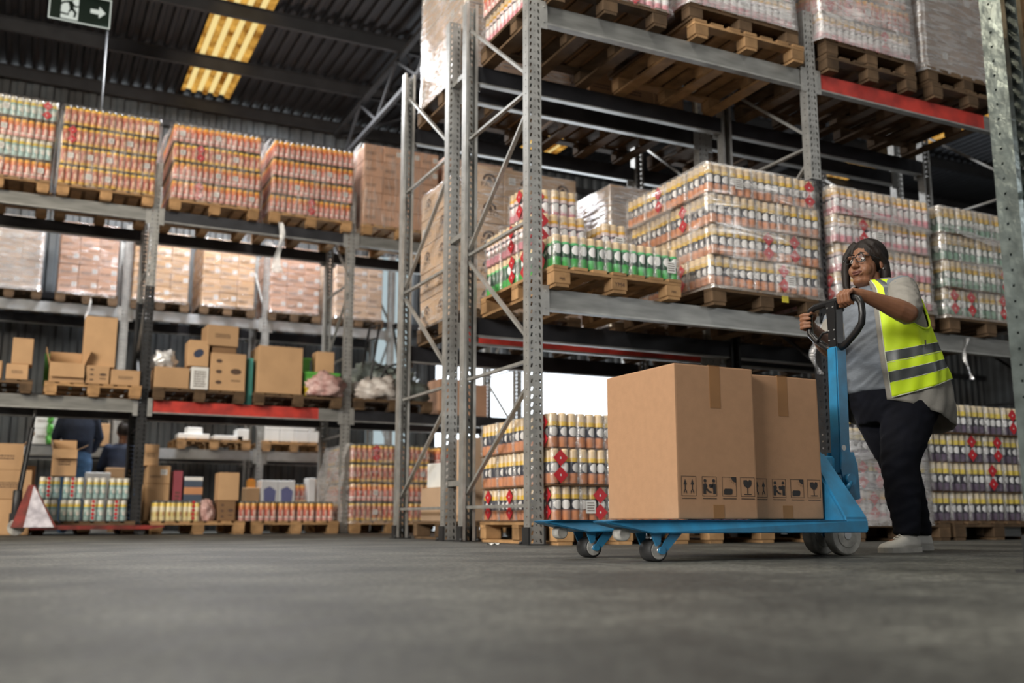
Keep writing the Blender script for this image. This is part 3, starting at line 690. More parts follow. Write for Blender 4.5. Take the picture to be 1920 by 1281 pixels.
def open_carton(name, label, x0, y0, z0, w, d, h_, m='card', rz=0, flaps=(40, 60, -20, 30), pale=True, cat='box', mark=True):
    """carton without a lid, four hinged flaps; angle 0 = flap upright, positive = folded outwards"""
    b = MB(); t = .006
    b.box(-w / 2, w / 2, -d / 2, d / 2, 0, t); b.box(-w / 2, w / 2, -d / 2, -d / 2 + t, t, h_); b.box(-w / 2, w / 2, d / 2 - t, d / 2, t, h_)
    b.box(-w / 2, -w / 2 + t, -d / 2 + t, d / 2 - t, t, h_); b.box(w / 2 - t, w / 2, -d / 2 + t, d / 2 - t, t, h_)
    o = tag(b.build(name, m, None, (x0 + w / 2, y0 + d / 2, z0), rz), label, cat)
    l = min(w, d) * .48
    for k_, a in enumerate(flaps):
        if a is None: continue
        a = math.radians(a); s_, c_ = math.sin(a) * l, math.cos(a) * l
        if k_ == 0: p = [(-w / 2, -d / 2, h_), (w / 2, -d / 2, h_), (w / 2, -d / 2 - s_, h_ + c_), (-w / 2, -d / 2 - s_, h_ + c_)]; nv = Vector((0, 1, 0))
        if k_ == 1: p = [(w / 2, -d / 2, h_), (w / 2, d / 2, h_), (w / 2 + s_, d / 2, h_ + c_), (w / 2 + s_, -d / 2, h_ + c_)]; nv = Vector((-1, 0, 0))
        if k_ == 2: p = [(w / 2, d / 2, h_), (-w / 2, d / 2, h_), (-w / 2, d / 2 + s_, h_ + c_), (w / 2, d / 2 + s_, h_ + c_)]; nv = Vector((0, -1, 0))
        if k_ == 3: p = [(-w / 2, d / 2, h_), (-w / 2, -d / 2, h_), (-w / 2 - s_, -d / 2, h_ + c_), (-w / 2 - s_, d / 2, h_ + c_)]; nv = Vector((1, 0, 0))
        nn = (Vector(p[1]) - Vector(p[0])).cross(Vector(p[2]) - Vector(p[1])).normalized() * .004
        MB().prism(p, nn).build('flap', 'card_pale' if pale and k_ in (1, 3) else m, o)
    if mark: add('printed_lines', smudge_mesh(round(w * .5, 3), round(h_ * .2, 3), 2), o, (0, -d / 2 - .001, h_ * .4))
    return o
# ------------------------------------------------------------------ right-hand racks: stock
ZA1, ZA2 = 1.64, 3.64
YA = 5.50
# first bay, lower shelf: loose green and pink packs
p = pallet(2.98, YA, ZA1, 'clean pine pallet under the loose green spray can packs', 1.0, 1.15)
for q, s_ in ((0, 'PBR'), (1, 'YM4'), (2, 'PBR')):
    o = add('stamp', text_mesh(s_, .042 if q == 1 else .026, 'ink_soft'), p, (.0635 + q * .4365, -.0016, .045))
def loose_pack(label, x, y, z, prod, front, left, seed, haz=.35, note=0.0, group='loose spray can packs on the shelf'):
    rr = random.Random(seed); P = make_pack(None, (x, y, z), prod, front, left, rr, haz, note, 'spray_can_pack')
    tag(P, label, 'pack', group); return P
zz = ZA1 + PH
ordn = ['first', 'second', 'third', 'fourth', 'fifth']
for i in range(5):
    loose_pack('green spray can pack, %s from the left in the front shelf row' % ordn[i], 3.0 + i * .197, 5.53, zz, 'green', True, True, 10 + i, .4 if i in (0, 4) else 0.05, .9 if i == 4 else 0)
for j in range(1, 4):
    loose_pack('green spray can pack on the left pallet edge, %s behind the corner' % ordn[j - 1], 3.0, 5.53 + j * .271, zz, 'green', j == 9, True, 20 + j, .4)
z2 = zz + CH + .004
for j in range(1, 4):
    loose_pack('pink spray can pack on the left green packs, %s from the front' % ordn[j - 1], 2.995, 5.53 + j * .271, z2, 'pink', j == 1, True, 30 + j, .6)
loose_pack('pink spray can pack beside the left column, standing on green packs', 3.205, 5.80, z2, 'pink', True, False, 35, .2)
loose_pack('pink spray can pack with a white price note behind the front green row', 3.56, 5.83, z2, 'pink', True, True, 36, 0, 1.0)
for j in range(1, 3):
    loose_pack('green spray can pack in the %s row behind the front, under the pink packs' % ('second' if j == 1 else 'third'), 3.205, 5.53 + j * .271, zz, 'green', False, False, 45 + j, 0)
loose_pack('green spray can pack under the pink pack with the price note', 3.56, 5.81, zz, 'green', True, True, 48, 0)
loose_pack('topmost pink and white spray can pack on the left column', 3.0, 5.95, z2 + CH + .004, 'pink', True, True, 37, .9)
loose_pack('topmost pink spray can pack beside the other one on top of the column', 3.21, 5.93, z2 + CH + .004, 'pink', True, False, 38, 0)
pallet(4.24, YA, ZA1, 'dark pallet under the big wrapped orange spray can load', .98, 1.15, 'wood_old')
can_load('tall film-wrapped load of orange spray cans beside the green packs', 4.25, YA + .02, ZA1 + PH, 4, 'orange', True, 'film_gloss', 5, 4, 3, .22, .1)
tag(MB().box(0, .06, 0, .002, 0, .05).build('shelf_tag', 'yellow', None, (4.86, YA - .009, ZA1 + .072)), 'small yellow tag on the dark pallet of the wrapped orange cans', 'tag')
pallet(5.44, YA, ZA1, 'dark pallet under the pink wrapped can load behind the woman', .98, 1.15, 'wood_old')
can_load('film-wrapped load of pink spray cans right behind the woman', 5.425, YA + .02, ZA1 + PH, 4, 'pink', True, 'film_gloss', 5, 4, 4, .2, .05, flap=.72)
pallet(6.58, YA, ZA1, 'dark pallet under the pale green wrapped can load', .98, 1.15, 'wood_old')
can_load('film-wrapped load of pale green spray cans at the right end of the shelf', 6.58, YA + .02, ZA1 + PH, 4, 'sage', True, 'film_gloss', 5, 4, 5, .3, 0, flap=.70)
MB().box(-.03, -.028, .08, .26, .77, .88).build('blue_label', mat('blue_paper', (.05, .22, .38), .5), bpy.data.objects['spray_can_pallet_load.002'])
def film_tail(label, x, y, z, l, w, seed):
    p0 = seed; b = MB(); b.grid(lambda u, v: (-w / 2 + w * v * (1 - .5 * math.sin(3 * u)) + .03 * math.sin(6 * u + p0), .015 * math.sin(11 * u + 4 * v + p0), -l * u), 16, 5)
    tag(b.build('film_strip', 'film_heavy', None, (x, y, z), fix=False), label, 'film')
film_tail('crumpled film scrap hanging under the shelf left of the truck handle', 5.24, 5.568, 1.60, .38, .08, 1)
film_tail('thin torn film tail hanging below the pale green can load', 6.84, 5.568, 1.62, .34, .03, 2)
b = MB(); b.grid(lambda u, v: (.09 * u, .05 * v, .004 + .012 * math.sin(5 * u + 3 * v) ** 2), 6, 5); tag(b.build('paper_scrap', 'white', None, (2.60, 5.62, 0), .4, False), 'small white paper scrap on the floor left of the front rack post', 'litter')
# upper shelf
pallet(2.97, YA, ZA2, 'dark pallet at the left end of the upper shelf under a floral can load', .96, 1.15, 'wood_old')
can_load('film-wrapped load of red and pink cans at the left end of the upper shelf', 2.97, YA + .03, ZA2 + PH, 4, 'pink', False, 'film', 5, 4, 6, .3, 0, ['pink', 'red', 'pink', 'red'])
pallet(4.17, YA, ZA2, 'orange-brown lower pallet of the double pallet on the upper shelf', 1.04, 1.15)
pallet(4.14, YA + .02, ZA2 + PH, 'grey upper pallet of the double pallet under a white wrapped load', 1.04, 1.15, 'wood_old')
can_load('white film-wrapped load on the double pallet of the upper shelf', 4.15, YA + .04, ZA2 + 2 * PH, 4, 'pink', False, 'film_heavy', 5, 4, 7, .1, 0)
pallet(5.44, YA, ZA2, 'dark lower pallet resting on the red upper beam', .98, 1.15, 'wood_old')
pallet(5.46, YA + .02, ZA2 + PH, 'upper pallet of the pair above the red beam', .98, 1.15, 'wood_old')
can_load('glossy film-wrapped load of white and red cans above the red beam', 5.43, YA + .03, ZA2 + 2 * PH, 4, 'red', False, 'film_heavy', 5, 4, 8, .2, 0, ['pink', 'red', 'orange', 'pink'])
pallet(6.60, YA, ZA2, 'lower pallet at the far right of the red upper beam', .98, 1.15, 'wood_old')
pallet(6.58, YA + .02, ZA2 + PH, 'upper pallet at the far right of the red upper beam', .98, 1.15, 'wood_old')
carton_load('film-wrapped load of brown cartons at the far right of the upper shelf', 6.58, YA + .05, ZA2 + 2 * PH, 3, 3, 4, .325, .36, .28, 'card_dark', 9, 'film_heavy', None, .3)
# floor level
pallet(2.985, YA, 0, 'floor pallet under the orange cans beside the front rack post', 1.0, 1.15)
can_load('three-layer stack of orange spray cans on the floor behind the cardboard boxes', 2.98, YA + .03, PH, 3, 'orange', True, None, 5, 4, 11, .25, .1)
pallet(4.14, YA, 0, 'floor pallet seen below the forks of the blue pallet truck', 1.0, 1.15)
can_load('two-layer stack of dark cans hidden behind the cardboard boxes', 4.15, YA + .03, PH, 2, 'purple', False, None, 5, 4, 12)
pallet(5.42, YA, 0, 'dark floor pallet behind the woman\'s legs under pink cans', 1.0, 1.15, 'wood_old')
can_load('low film-covered stack of pink cans beside the woman\'s legs', 5.42, YA + .03, PH, 3, 'pink', True, 'film_heavy', 4, 4, 13, .3, .1, ['pink', 'purple', 'purple'], .66)
pallet(6.46, YA, 0, 'dark floor pallet under the purple cans at the right edge', 1.0, 1.15, 'wood_old')
can_load('four-layer stack of dark purple spray cans with yellow bands at the right edge', 6.30, YA + .03, PH, 4, 'purple', True, None, 6, 4, 14, .22, .05)
# rear row
YB = 6.95
pallet(3.0, YB, ZA1, 'pallet under the tan emblem cartons of the rear rack', 1.02, 1.1, 'wood_old')
carton_load('tall stack of tan cartons printed with a hooded emblem on the rear rack', 3.0, YB + .05, ZA1 + PH, 3, 3, 5, .34, .33, .24, 'card_pale', 21, 'film', True, .7)
pallet(4.34, YB, ZA1, 'pallet under the short glossy wrapped carton load of the rear rack', .9, 1.1, 'wood_old')
carton_load('glossy film-wrapped carton load beside the wrapped orange cans, on the rear rack', 4.35, YB + .05, ZA1 + PH, 3, 3, 5, .29, .33, .245, 'card_pale', 22, 'film_heavy', None, .6)
pallet(2.97, YB, ZA2, 'pallet on the top shelf of the rear rack at its left end', 1.0, 1.1, 'wood_old')
carton_load('silvery film-wrapped carton load high on the left end of the rear rack', 2.98, YB + .05, ZA2 + PH, 3, 3, 5, .33, .33, .24, 'card', 23, 'film_heavy', None, .3)
pallet(4.15, YB, ZA2, 'pallet on the top shelf of the rear rack, right of the silvery load', 1.0, 1.1, 'wood_old')
carton_load('carton load on the top shelf of the rear rack, seen only from below', 4.16, YB + .05, ZA2 + PH, 3, 3, 3, .33, .33, .24, 'card_dark', 24, None, None, .3)
pallet(5.45, YB, ZA1, 'pallet of the first added dark carton load in the rear rack second bay', 1.0, 1.1, 'wood_old')  # the four dark loads here are added to hide the lit back wall
carton_load('dark carton load added to block the lit wall, behind the pink cans', 5.46, YB + .05, ZA1 + PH, 3, 3, 4, .33, .34, .24, 'card_dark', 25, None, None, .2)
pallet(6.6, YB, ZA1, 'pallet of the last added dark carton load in the rear rack second bay', 1.0, 1.1, 'wood_old')
carton_load('dark carton load added to block the lit wall, behind the pale green cans', 6.61, YB + .05, ZA1 + PH, 3, 3, 4, .33, .34, .24, 'card_dark', 26, None, None, .2)
pallet(5.45, YB, 0, 'floor pallet of the added dark cartons behind the woman', 1.0, 1.1, 'wood_old')
carton_load('dark cartons added to block the lit wall, behind the woman', 5.46, YB + .05, PH, 3, 3, 5, .33, .34, .24, 'card_dark', 28, None, None, .2)
pallet(6.6, YB, 0, 'floor pallet of the added dark cartons behind the purple cans', 1.0, 1.1, 'wood_old')
carton_load('dark cartons added to block the lit wall, behind the purple cans', 6.61, YB + .05, PH, 3, 3, 5, .33, .34, .24, 'card_dark', 29, None, None, .2)
pallet(5.45, YB, ZA2, 'pallet in the second bay of the rear rack top shelf', 1.0, 1.1, 'wood_old')
pallet(3.0, YB + .02, 0, 'floor pallet under the crumpled tan cartons of the rear rack', 1.0, 1.1, 'wood_old')
carton('carton', 'tall tan carton on the floor pallet just behind the front rack', 3.07, YB + .1, PH, .30, .36, .64, 'card_pale')
carton('carton', 'tan carton leaning behind the tall one at the rear rack', 3.42, YB + .15, PH, .32, .4, .5, 'card_pale')
carton('carton', 'low emblem carton with bulging sides under the rear rack', 3.0, YB + .52, PH, .42, .42, .27, 'card_pale', 0, None, 'dots')
carton('carton', 'white and pink carton on top of the bulging emblem carton', 3.04, YB + .58, PH + .272, .28, .3, .2, 'white', .12, None, 'label')

# ------------------------------------------------------------------ left rack: stock
ZC1, ZC2, YC = 1.46, 3.65, 11.52
tops = [(-.98, 'red', 'red and white wrapped can load at the far left of the top shelf', ['red', 'teal', 'red', 'teal']),
        (.10, 'amber', 'amber and yellow wrapped can load, second on the top shelf', ['amber', 'amber', 'amber', 'amber']),
        (1.28, 'red', 'orange wrapped can load with a milky film side, third on the top shelf', ['red', 'red', 'amber', 'red']),
        (2.42, 'red', 'orange-red wrapped can load next to the brown cartons, fourth on the top shelf', ['red', 'red', 'red', 'red'])]
for q, (x, pr, lb, ps) in enumerate(tops):
    pallet(x - .01, YC, ZC2, 'pallet under the ' + lb.split(',')[0].replace(' at the far left of the top shelf', ' at the far left').replace(' next to the brown cartons', ''), 1.01, 1.12)
    can_load(lb, x, YC + .02, ZC2 + PH, 4, pr, False, 'film_glare_streak', 5, 4, 40 + q, .05, 0, ps, None, 'spray_can_pallet_load', q >= 2)
pallet(3.56, YC, ZC2, 'pallet under the brown cartons at the right end of the left top shelf', 1.0, 1.12, 'wood')
carton_load('tall stack of rosy brown cartons on the left rack top shelf', 3.56, YC + .02, ZC2 + PH, 4, 3, 5, .25, .36, .21, 'card_pink', 50, 'film_glare_streak', None, .15, drape=True)
pallet(4.64, YC, ZC2, 'pallet under the half-hidden cartons behind the right-hand rack posts', 1.0, 1.12, 'wood')
carton_load('rosy cartons half hidden behind the right-hand rack posts', 4.64, YC + .02, ZC2 + PH, 4, 3, 5, .25, .36, .21, 'card_pink', 51, 'film', None, .5)
zc = ZC1 + PH
pallet(-.98, YC, ZC1, 'pallet at the far left of the shelf with the loose cartons', 1.0, 1.1, 'wood_old')
pallet(.13, YC, ZC1, 'yellowish pallet under the tall blank carton', .97, 1.1)
pallet(1.22, YC, ZC1, 'grey pallet on the red beam under the printed cartons', 1.0, 1.1, 'wood_old')
pallet(2.32, YC, ZC1, 'grey pallet on the red beam under the big blank carton', 1.04, 1.1, 'wood_old')
pallet(3.52, YC, ZC1, 'dark pallet under the heap of plastic and chair frames', 1.0, 1.1, 'wood_old')
Y1 = YC + .04
carton('carton', 'small brown carton at the bottom of the pair at the far left shelf end', -.24, Y1, zc, .21, .3, .165, 'card', 0, None, 'lines')
carton('carton', 'small brown carton on top of the pair at the far left shelf end', -.20, Y1 + .02, zc + .167, .20, .28, .28, 'card')
carton('carton', 'brown carton cut off by the left edge of the picture', -.62, Y1, zc, .34, .34, .19, 'card')
open_carton('open_carton', 'open brown carton with its front flap folded down, beside the tall carton', .17, Y1, zc, .34, .34, .21, 'card', 0, (165, 20, 5, 15), False)
tag(MB().box(0, .34, 0, .02, 0, .36).build('green_sheet', 'green', None, (.12, Y1 + .42, zc)), 'light green sheet standing behind the open carton', 'sheet')
carton('carton', 'tall blank tan carton standing on the small cartons', .49, Y1 + .10, zc + .20, .33, .30, .56, 'card')
carton('carton', 'small square carton under the tall blank carton', .53, Y1, zc, .235, .42, .198, 'card', 0, None, 'dots')
carton('carton', 'low carton next to the black rack post, right of the square one', .78, Y1, zc, .30, .36, .17, 'card', 0, None, 'lines')
carton('carton', 'low wide carton under the white plastic bag', 1.23, Y1, zc, .37, .36, .235, 'card')
carton('carton', 'white carton printed with lines of text', 1.62, Y1, zc, .19, .30, .255, 'white', 0, None, 'list')
carton('carton', 'tilted carton with a dark blue oval print on the white one', 1.575, Y1, zc + .262, .225, .30, .30, 'card', 0, None, 'oval')
carton('carton', 'large carton printed with round emblems', 1.825, Y1, zc, .395, .38, .435, 'card', 0, None, 'dots')
carton('carton', 'flat dark carton lying on the large emblem carton', 1.84, Y1 + .03, zc + .437, .27, .3, .075, 'card_dark')
carton('carton', 'topmost carton of the printed pile on the red beam', 1.76, Y1 - .0, zc + .514, .355, .32, .24, 'card', .05, None, 'lines')
carton('carton', 'big blank tan carton on the pallet over the red beam', 2.36, Y1, zc, .52, .48, .56, 'card')
tag(MB().box(0, .05, 0, .5, 0, .55).build('teal_board', 'teal', None, (2.27, Y1 + .1, ZC1 + .005)), 'turquoise board leaning at the left of the big blank carton', 'board')
def crate(label, x, y, z, w, d, h_, m):
    b = MB(); t = .012
    b.box(0, w, 0, d, 0, t); b.box(0, w, 0, t, t, h_); b.box(0, w, d - t, d, t, h_); b.box(0, t, t, d - t, t, h_); b.box(w - t, w, t, d - t, t, h_)
    o = tag(b.build('plastic_crate', m, None, (x, y, z)), label, 'crate')
    MB().box(-.012, w + .012, -.012, 0, h_ - .03, h_).box(-.012, w + .012, d, d + .012, h_ - .03, h_).box(-.012, 0, 0, d, h_ - .03, h_).box(w, w + .012, 0, d, h_ - .03, h_).build('rim', m, o)
    for i in range(5): MB().box(w * (.08 + .19 * i), w * (.08 + .19 * i) + .012, -.009, 0, .02, h_ - .03).build('rib', m, o)
    return o
crate('yellow plastic crate at the bottom beside the big blank carton', 2.93, Y1 + .05, zc, .42, .4, .12, 'yellow')
crate('bright green plastic crate above the yellow one', 2.92, Y1 + .06, zc + .122, .42, .38, .17, 'green')
crate('narrow green bin pushed behind the big blank carton', 2.92, Y1 + .30, zc + .294, .12, .12, .2, 'green')
carton('carton', 'small tan carton on the green crate', 3.07, Y1 + .1, zc + .294, .22, .22, .26, 'card')
def lump(name, label, cat, c, s_, m, seed, amp=.45, seg=(26, 20), parts=None):
    """crumpled soft bundle"""
    off = Vector((seed * 3.7, seed * 1.3, 0))
    def fn(u, v):
        th = PI * u; f_ = 2 * PI * v
        d = Vector((math.sin(th) * math.cos(f_), math.sin(th) * math.sin(f_), math.cos(th)))
        r = 1 + amp * (1.1 * mnoise.noise(d * 1.6 + off) + .9 * (.5 - abs(mnoise.noise(d * 3.4 + off))) + .5 * mnoise.noise(d * 7 + off))
        z = math.cos(th) * r
        return (s_[0] * r * d.x, s_[1] * r * d.y, s_[2] * (max(z, -.62) + .62) / 1.62 * 2)
    b = MB(); b.grid(fn, seg[0], seg[1] * 2, 0, True)
    return tag(b.build(name, m, None, c, fix=False), label, cat)
M['cloth_w'] = mat('crumpled_pale_plastic', (0.66, 0.63, 0.60), 0.4, 0, 0.25, 9, 0.5, 12, (0.40, 0.34, 0.30))
M['cloth_p'] = mat('crumpled_pink_packaging', (0.62, 0.45, 0.42), 0.4, 0, 0.3, 9, 0.5, 14, (0.42, 0.20, 0.18))
M['cloth_g'] = mat('grey_green_tarpaulin', (0.24, 0.28, 0.26), 0.5, 0, 0.3, 7, 0.4, 12)
lump('plastic_bag', 'knotted white plastic bag on the low wide carton', 'bag', (1.33, Y1 + .16, zc + .236), (.12, .12, .095), 'bag', 4)
lump('packaging_heap', 'heap of pink and white crumpled packaging by the rack post', 'packaging', (3.16, Y1 + .02, zc), (.19, .0, .12) if 0 else (.20, .12, .13), 'cloth_p', 6)
lump('packaging_heap', 'pile of grey-green plastic sheeting behind the chair frame', 'packaging', (4.08, Y1 + .55, zc), (.42, .36, .24), 'cloth_g', 8)
lump('packaging_heap', 'pile of white plastic bags beyond the rack post', 'packaging', (3.86, Y1 + .22, zc), (.30, .20, .13), 'cloth_w', 9)
def tube_frame(label, x, y, z, rz, m='steel_dark'):
    o = thing('chair_frame', label, 'frame', (x, y, z), rz)
    for s_ in (0, .28):
        MB().tube([(0, s_, 0), (.06, s_, .45), (.14, s_, .95)], .016, 8).build('leg', m, o); MB().tube([(.42, s_, 0), (.22, s_, .42), (.06, s_, .45)], .016, 8).build('leg', m, o)
    for xx, zt in ((.14, .95), (.11, .78), (.2, .42)): MB().tube([(xx, 0, zt), (xx, .28, zt)], .012, 8).build('crossbar', m, o)
    return o
tube_frame('bent dark metal chair frame sticking up from the plastic heap', 3.72, Y1 + .10, zc, .15)
tube_frame('second metal chair frame leaning behind the first in the plastic heap', 4.30, Y1 + .15, zc, 2.4)
b = MB(); b.grid(lambda u, v: (-.03 + .06 * v + .03 * math.sin(6 * u) + (.05 * (v - .5) * max(0, u - .6) * 4), .01 * math.sin(9 * u + 3 * v), -.62 * u), 16, 4)
tag(b.build('film_strip', 'bag', None, (2.53, YC - .03, ZC2 - .0), fix=False), 'twisted strip of white film hanging from the left rack top shelf', 'film')
b = MB(); b.grid(lambda u, v: (-.015 + .03 * v + .02 * math.sin(5 * u), .01 * math.sin(9 * u + 3 * v), -.33 * u), 12, 3)
tag(b.build('film_strip', 'bag', None, (.62, 14.28, 3.13), fix=False), 'short strand of film hanging from the back wall rack', 'film')
# floor level of the left rack
pallet(.12, YC - .02, 0, 'reddish pallet under the teal can packs at the left', 1.0, 1.1, 'wood_old')
def far_pack(label, x, y, z, prod, group, nx=3, haz=0):
    o = tag(add('spray_can_pack', packed_mesh(prod, nx), None, (x, y, z)), label, 'pack', group)
    if haz:
        b = MB()
        for k_ in range(5): b.poly([(0, 0, .012 + k_ * .043), (.02, 0, .033 + k_ * .043), (0, 0, .054 + k_ * .043), (-.02, 0, .033 + k_ * .043)])
        b.build('hazard_label', 'red', o, (nx * CP * .45, -.002, 0), fix=False)
    MB().box(-.002, nx * CP + .002, -.0015, 4 * CP + .002, .002, CH + .002).build('shrink_film', 'film_light', o)
    return o
for l in range(2):
    for i in range(4):
        far_pack('teal spray can pack, %s layer, %s from the left' % ('lower' if l == 0 else 'upper', ordn[i]), .15 + i * .228 + .012 * l, Y1, PH + l * (CH + .012), 'teal', 'teal packs on the left floor pallet', 3, i in ((0, 1) if l else (2, 3)))
open_carton('open_carton', 'open carton with raised flaps on the teal can packs', .27, Y1 + .01, PH + 2 * CH + .026, .235, .25, .28, 'card', 0, (150, 62, 10, 12))
pallet(1.28, YC - .02, 0, 'floor pallet under the yellow packs and stacked cartons', 1.0, 1.1)
pallet(2.36, YC - .02, 0, 'floor pallet under the row of red packs', 1.0, 1.1)
for i in range(3): far_pack('yellow spray can pack, %s from the left on the floor pallet' % ordn[i], 1.30 + i * .18, Y1 - .01, PH, 'yellow', 'yellow packs on the floor pallet', 3 if i < 2 else 2, i == 2)
lump('shrink_bundle', 'crumpled brown shrink-wrapped bundle beside the yellow packs', 'bundle', (1.88, Y1 + .12, PH), (.085, .12, .12), 'cloth_p', 12, .3)
carton('carton', 'dark brown printed carton at the bottom between yellow and red packs', 1.99, Y1, PH, .19, .28, .225, 'card_dark', 0, None, 'dots')
carton('carton', 'plain brown carton on top of the dark printed one', 1.985, Y1, PH + .227, .225, .28, .31, 'card')
for i in range(5): far_pack('red and orange spray can pack, %s from the left in the floor row' % ordn[i], 2.22 + i * .222, Y1 - .01, PH, 'red', 'red packs on the floor pallet', 3, 0)
carton('carton', 'carton at the bottom of the pile beside the black rack post', 1.24, Y1 + .32, PH, .26, .34, .41, 'card')
carton('carton', 'carton with white labels in the middle of the pile beside the black rack post', 1.25, Y1 + .32, PH + .412, .25, .32, .20, 'card', 0, None, 'label')
carton('carton', 'carton at the top of the pile beside the black rack post', 1.20, Y1 + .36, PH + .614, .17, .3, .24, 'card', 0, None, 'lines')
carton('carton', 'narrow dark red carton behind the yellow packs', 1.54, Y1 + .34, PH, .10, .26, .56, mat('dark_red_carton', (0.30, 0.06, 0.08), .6), 0, None, 'lines')
o = carton('carton', 'dark blue carton with an orange stripe behind the crumpled bundle', 1.66, Y1 + .34, PH, .20, .26, .50, mat('navy_carton', (0.06, 0.085, 0.13), .6))
MB().box(-.102, .102, -.132, -.131, .30, .38).build('stripe', mat('orange_stripe', (.55, .26, .12), .6), o); MB().box(-.102, .102, -.132, -.131, .455, .495).build('stripe', 'white', o)
pallet(3.5, YC - .02, 0, 'floor pallet under the four-layer orange cans behind the right rack', 1.0, 1.1)
can_load('four-layer stack of yellow and orange cans on the floor behind the rack posts', 3.5, YC, PH, 4, 'amber', False, 'film', 5, 4, 61, .1, 0, ['amber', 'red', 'amber', 'amber'], None, 'spray_can_pallet_load', True)
pallet(4.6, YC - .02, 0, 'floor pallet under the red cans seen between the rack posts', 1.0, 1.1)
can_load('four-layer stack of red cans seen between the right-hand rack posts', 4.6, YC, PH, 4, 'red', False, None, 5, 4, 62, .1, 0, ['red', 'amber', 'red', 'red'])
for i, (x, y, w, h_, m) in enumerate([(4.75, 11.9, .3, .5, 'card_pink'), (5.18, 11.9, .26, .45, 'card_pink')]):
    carton('carton', ['rosy carton on the shelf seen through the rear rack posts', 'square carton on the shelf against the bright doorway'][i], x, y, ZC1, w, .4, h_, m)
# piled cartons beside the red pallet truck
carton('carton', 'bottom carton of the pile at the lower left corner behind the red pallet truck', -.36, Y1 + .0, .0, .46, .5, .36, 'card')
carton('carton', 'middle carton of the pile at the lower left corner', -.38, Y1 + .0, .362, .47, .5, .30, 'card', 0, None, 'lines')
open_carton('open_carton', 'open carton with a white flap on the pile at the lower left corner', -.34, Y1 + .0, .664, .33, .4, .27, 'card', 0, (None, 35, None, 30))
carton('carton', 'narrow dark carton standing between the pile and the teal packs', .02, Y1 + .25, 0, .10, .3, .72, 'card_dark')
# ------------------------------------------------------------------ back rack: stock
ZD1, ZD2, YD = 1.12, 3.02, 14.28
for i, (x, m) in enumerate([(-.72, 'card_pale'), (.22, 'card_pink'), (1.16, 'card'), (2.08, 'card'), (3.04, 'card_pink'), (4.02, 'card_pale')]):
    w = ['greyish cartons at the far left', 'tan cartons with white labels', 'brown cartons behind the black rack post', 'brown cartons in the middle of the back rack', 'pale cartons behind the hanging film strip', 'pale rosy cartons at the right end of the back rack'][i]
    pallet(x - .02, YD, ZD2, 'pallet under ' + w, .78, 1.0, 'wood_old')
    carton_load('wrapped load of ' + w, x, YD + .02, ZD2 + PH, 3, 3, 5, .245, .32, .195, m, 70 + i, 'film_heavy' if i == 0 else 'film', None, .75)
for i, x in enumerate((.06, .30)):
    for k_ in range(2): carton('carton', '%s white carton of the %s stack left of the man in navy' % (('lower', 'upper')[k_], ('left', 'right')[i]), x, YD + .03, ZD1 + .002 + k_ * .203, .225, .35, .20, 'white', 0, None, 'lines')
for k_ in range(3): tag(lump('green_pack', '', 'pack', (.27, YD - .03, ZD1 + k_ * .14), (.03, .03, .07), 'green', 80 + k_), '%s small bright green pack hanging in front of the white cartons' % ('lowest', 'middle', 'highest')[k_], 'pack')
carton('carton', 'small brown carton on the back rack right of the man in navy', .82, YD + .03, ZD1, .18, .3, .30, 'card')
pallet(1.86, YD, ZD1, 'back rack pallet holding flat white parcels', 1.0, 1.0, 'wood')
for i, (x, w, h_) in enumerate([(1.88, .42, .07), (2.14, .0, 0), (2.36, .40, .06), (2.68, .16, .16)]):
    if w: carton('parcel', ['long flat white parcel at the left of the back rack pallet', '', 'flat white parcel in the middle of the back rack pallet', 'small white parcel at the right of the back rack pallet'][i], x, YD + .05, ZD1 + PH, w, .3, h_, 'white', 0, None, None, None, 'parcel')
carton('parcel', 'small upright white parcel standing on the long flat one', 2.0, YD + .1, ZD1 + PH + .072, .2, .2, .09, 'white', .1, None, None, None, 'parcel')
pallet(3.02, YD, ZD1, 'back rack pallet under the white paper cartons', .92, 1.0, 'wood')
for i in range(4):
    for k_ in range(2): carton('carton', 'white paper carton on the back rack, %s row, %s from the left' % (('lower', 'upper')[k_], ordn[i]), 3.06 + i * .212, YD + .03, ZD1 + PH + k_ * .157, .208, .4, .155, 'white')
# floor of the back rack
pallet(2.62, 13.6, 0, 'pallet on the floor of the back aisle under mixed white goods', 1.2, .9, 'wood_old')
yb = 13.64
carton('carton', 'lower brown carton left of the white printed cartons in the back aisle', 2.70, yb, PH, .18, .3, .44, 'card', 0, None, 'lines')
tag(MB().box(0, .10, 0, .12, 0, .1).box(.02, .08, .02, .10, .1, .115).build('orange_tub', mat('orange_plastic', (.7, .30, .05), .5), None, (2.73, yb + .05, PH + .442)), 'small orange tub on the brown carton in the back aisle', 'tub')
for i in range(2):
    o = carton('carton', 'white carton with a blue printed picture, %s one in the back aisle' % ('left' if i == 0 else 'right'), 2.90 + i * .232, yb, PH, .225, .3, .54, 'white')
    b = MB(); b.poly([(-.075, -.152, .26), (.07, -.152, .24), (.085, -.152, .40), (.0, -.152, .46), (-.08, -.152, .42)]); b.poly([(-.06, -.152, .06), (.09, -.152, .06), (.09, -.152, .16), (-.02, -.152, .19)])
    b.build('printed_picture', mat('blue_picture_print', (.16, .17, .34), .6), o, fix=False)
far_pack('red can pack standing between white cartons in the back aisle', 3.37, yb, PH + .28, 'red', 'mixed goods of the back aisle', 2)
carton('carton', 'low carton under the red can pack in the back aisle', 3.37, yb, PH, .15, .3, .278, 'card')
carton('carton', 'narrow white carton beside the red can pack in the back aisle', 3.54, yb, PH, .10, .25, .58, 'white')
carton('carton', 'brown carton with white labels at the right of the back aisle goods', 3.66, yb, PH, .19, .3, .56, 'card', 0, None, 'label')
